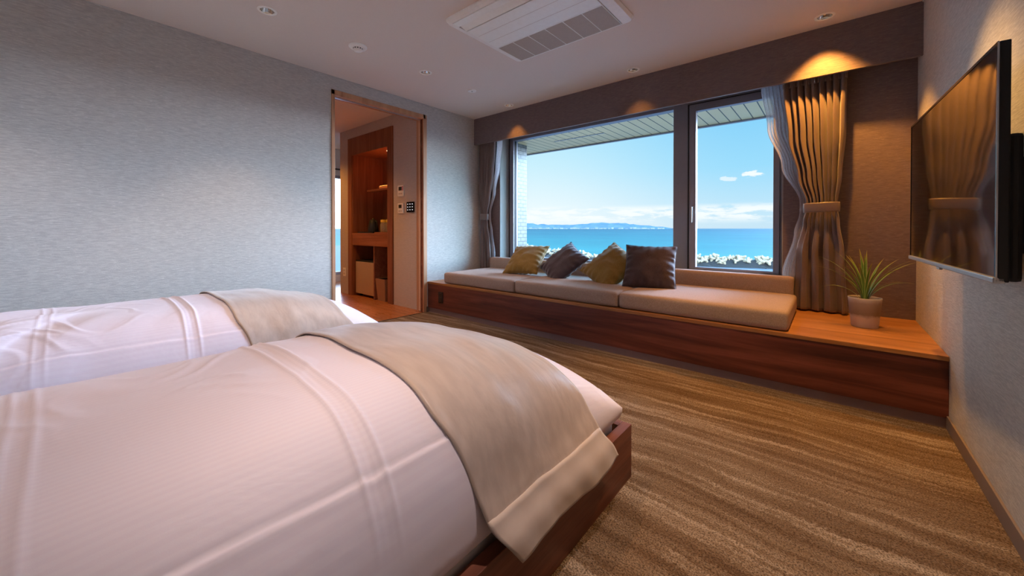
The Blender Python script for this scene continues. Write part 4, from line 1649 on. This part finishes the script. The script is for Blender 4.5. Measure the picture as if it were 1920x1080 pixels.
fr = empty('mini_fridge', (-4.83, HY + 0.2, 0), 'small steel-fronted fridge in the lower left of the niche cabinet', 'fridge')
wpart('body', box(-5.075, -4.60, HY + 0.075, HY + 0.44, 0.02, 0.49, 0.004), M_fridged, fr)
dr_ = wpart('door', box(-5.075, -4.60, HY + 0.03, HY + 0.068, 0.035, 0.475, 0.004), M_fridge, fr)
dr_['label'] = 'brushed steel door'
wpart('top_edge', box(-5.075, -4.60, HY + 0.03, HY + 0.07, 0.478, 0.492, 0.003), M_black, fr)
wpart('foot', box(-5.06, -5.03, HY + 0.08, HY + 0.11, 0, 0.022), M_black, fr)
wpart('foot', box(-4.645, -4.615, HY + 0.08, HY + 0.11, 0, 0.022), M_black, fr)

bn = empty('waste_bin', (-4.40, HY + 0.1, 0), 'tapered tan waste bin beside the small fridge', 'bin')
wb_ = new_bm()


def taper(bm, x0, x1, y0, y1, z0, z1, s0, th=0.008):
    cx, cy = (x0 + x1) / 2, (y0 + y1) / 2
    def ring(s, z, ins=0):
        hx, hy = (x1 - x0) / 2 * s - ins, (y1 - y0) / 2 * s - ins
        return [bm.verts.new((cx + a * hx, cy + b * hy, z)) for a, b in ((-1, -1), (1, -1), (1, 1), (-1, 1))]
    rs = [ring(s0, z0), ring(1, z1), ring(1, z1, th), ring(s0, z0 + th, th)]
    for a, b in zip(rs, rs[1:]):
        for i in range(4):
            bm.faces.new((a[i], a[(i + 1) % 4], b[(i + 1) % 4], b[i]))
    bm.faces.new(rs[0])
    bm.faces.new(rs[-1])


taper(wb_, -4.51, -4.29, HY + 0.0, HY + 0.2, 0.0, 0.285, 0.78)
wpart('shell', wb_, M_bin, bn)
ln_ = new_bm()
taper(ln_, -4.498, -4.302, HY + 0.012, HY + 0.188, 0.012, 0.278, 0.78, 0.003)
wpart('lining', ln_, M_bind, bn)

tr = tag(obj('tray', bx(bx(bx(bx(box(-5.02, -4.62, HY + 0.03, HY + 0.24, 0.869, 0.875, 0.002), -5.02, -4.62, HY + 0.03, HY + 0.038, 0.873, 0.888), -5.02, -4.62, HY + 0.232, HY + 0.24, 0.873, 0.888), -5.02, -5.012, HY + 0.03, HY + 0.24, 0.873, 0.888), -4.628, -4.62, HY + 0.03, HY + 0.24, 0.873, 0.888), M_tray),
         'flat black tray on the niche counter under the kettle', 'tray')
kt = empty('kettle', (-4.80, HY + 0.14, 0.876), 'dark electric kettle standing on the black tray', 'kettle')
part('body', lathe(new_bm(), [(0, 0), (0.072, 0), (0.075, 0.01), (0.066, 0.09), (0.052, 0.15), (0.046, 0.165), (0, 0.168)], seg=32), M_kettle, kt, smooth=True, angle=50)
part('lid', lathe(new_bm(), [(0.046, 0.166), (0.03, 0.178), (0.012, 0.182), (0.012, 0.196), (0, 0.198)], seg=24), M_kettle, kt, smooth=True)
part('handle', tube(new_bm(), [(0.045, 0, 0.155), (0.09, 0, 0.15), (0.105, 0, 0.11), (0.098, 0, 0.05), (0.07, 0, 0.035)], 0.009, 10), M_kettle, kt, smooth=True)
part('spout', tube(new_bm(), [(-0.05, 0, 0.09), (-0.08, 0, 0.12), (-0.098, 0, 0.15)], [0.018, 0.012, 0.008], 10), M_kettle, kt, smooth=True)

tr2 = tag(obj('wooden_tray', box(-4.57, -4.24, HY + 0.02, HY + 0.22, 0.869, 0.882, 0.003), M_cabh), 'thin wooden tray on the niche counter under the glass jars', 'tray')
jl = ['left glass jar with yellow lid on the niche counter', 'right glass jar with yellow lid on the niche counter']
jp = None
for i, x in enumerate((-4.47, -4.34)):
    if jp is None:
        jp = empty('glass_jar', (x, HY + 0.11, 0.883))
        part('jar_body', lathe(new_bm(), [(0, 0), (0.05, 0), (0.055, 0.008), (0.055, 0.10), (0.046, 0.118), (0.046, 0.126), (0, 0.127)], seg=28), M_jar, jp, smooth=True, angle=50)
        part('lid', lathe(new_bm(), [(0, 0.128), (0.049, 0.128), (0.05, 0.158), (0.046, 0.163), (0, 0.163)], seg=28), M_gold2, jp, smooth=True, angle=50)
        j_ = jp
    else:
        j_ = copy_tree(jp)
        j_.location = (x, HY + 0.11, 0.883)
    tag(j_, jl[i], 'jar', 'glass jars on the niche counter')
tag(obj('folded_towel', soft_box(-4.55, -4.25, HY + 0.08, HY + 0.26, 1.451, 1.492, 0.012, 0.003), M_paper, smooth=True), 'folded pale cloth on the niche shelf', 'towel')

# wall controls on the hall wall
def control(x0, x1, z0, z1, lb, dark_scr, pink):
    e_ = empty('thermostat', ((x0 + x1) / 2, HY, (z0 + z1) / 2), lb, 'thermostat', 'white wall controllers in the hall')
    wpart('case', box(x0, x1, HY - 0.016, HY - 0.0005, z0, z1, 0.004), M_white, e_)
    w_, h2 = x1 - x0, z1 - z0
    s_ = wpart('display', box(x0 + w_ * 0.2, x1 - w_ * 0.28, HY - 0.018, HY - 0.015, z0 + h2 * 0.52, z1 - h2 * 0.14, 0.001), M_lcd, e_)
    s_['label'] = 'dark display'
    bb = new_bm()
    for i in range(3):
        bx(bb, x0 + w_ * (0.2 + 0.22 * i), x0 + w_ * (0.34 + 0.22 * i), HY - 0.0185, HY - 0.0155, z0 + h2 * 0.16, z0 + h2 * 0.3, 0.001)
    wpart('button', bb, M_grille, e_)
    if pink:
        q = wpart('side_stripe', box(x1 - w_ * 0.22, x1 - w_ * 0.04, HY - 0.0185, HY - 0.0155, z0 + h2 * 0.5, z1 - h2 * 0.1, 0.001), M_pink, e_)
        q['label'] = 'pink stripe beside the display'


control(-3.975, -3.855, 1.315, 1.445, 'upper white thermostat with dark display and pink stripe on the hall wall', True, True)
control(-3.975, -3.86, 1.11, 1.232, 'lower white thermostat beside the black switch panel', True, False)
sp_ = empty('switch_panel', (-3.735, HY, 1.18), 'square black switch panel with nine pale buttons beside the lower thermostat', 'switch panel')
wpart('plate', box(-3.80, -3.655, HY - 0.012, HY - 0.0005, 1.12, 1.24, 0.003), M_blackg, sp_)
for i in range(3):
    for j in range(3):
        x, z = -3.773 + i * 0.045, 1.148 + j * 0.033
        wpart('button', box(x - 0.007, x + 0.007, HY - 0.0145, HY - 0.0115, z - 0.005, z + 0.005, 0.001), M_dot, sp_)
ou = empty('wall_outlet', (-5.33, HY, 0.31), 'white power outlet low on the hall wall left of the cabinet', 'outlet')
wpart('plate', box(-5.368, -5.298, HY - 0.008, HY - 0.0005, 0.25, 0.37, 0.003), M_white, ou)
wpart('socket', bx(box(-5.35, -5.316, HY - 0.010, HY - 0.0075, 0.315, 0.345, 0.002), -5.35, -5.316, HY - 0.010, HY - 0.0075, 0.272, 0.302, 0.002), M_grille, ou)
# hall curtain rod
rd = empty('curtain_rod', (HX + 0.08, 3.3, 1.95), 'dark curtain rod with a round finial above the hall window', 'curtain rod')
wpart('rod', tube(new_bm(), [(HX + 0.08, 2.62, 1.955), (HX + 0.08, 3.95, 1.955)], 0.014, 10), M_black, rd, smooth=True)
fn = new_bm()
bmesh.ops.create_uvsphere(fn, u_segments=16, v_segments=10, radius=0.032)
bmesh.ops.translate(fn, verts=fn.verts, vec=(HX + 0.08, 2.62, 1.955))
wpart('finial', fn, M_black, rd, smooth=True)
wpart('bracket', bx(box(HX, HX + 0.09, 2.70, 2.715, 1.935, 1.95), HX, HX + 0.01, 2.69, 2.725, 1.90, 1.98), M_black, rd)
# hall downlight
hdl = copy_tree(proto)
hdl.location = (-5.55, 2.0, 2.318)
tag(hdl, 'round downlight on the hall ceiling seen past the left door jamb', 'ceiling light', 'recessed ceiling downlights')
h2_ = copy_tree(proto)
h2_.location = (-4.45, 1.7, 2.318)
tag(h2_, 'round downlight on the hall ceiling in front of the niche cabinet', 'ceiling light', 'recessed ceiling downlights')
for q_, e_ in ((hdl, 34), (h2_, 40)):
    for c_ in list(q_.children):
        if c_.type == 'LIGHT':
            bpy.data.objects.remove(c_)
        elif c_.name.startswith(('reflector', 'lamp')):
            c_.location.z = -0.0515
            c_.scale = (1, 1, 0.9)
    spot(q_, e_, 120, 0.6)
print('tetrapods', ntet)
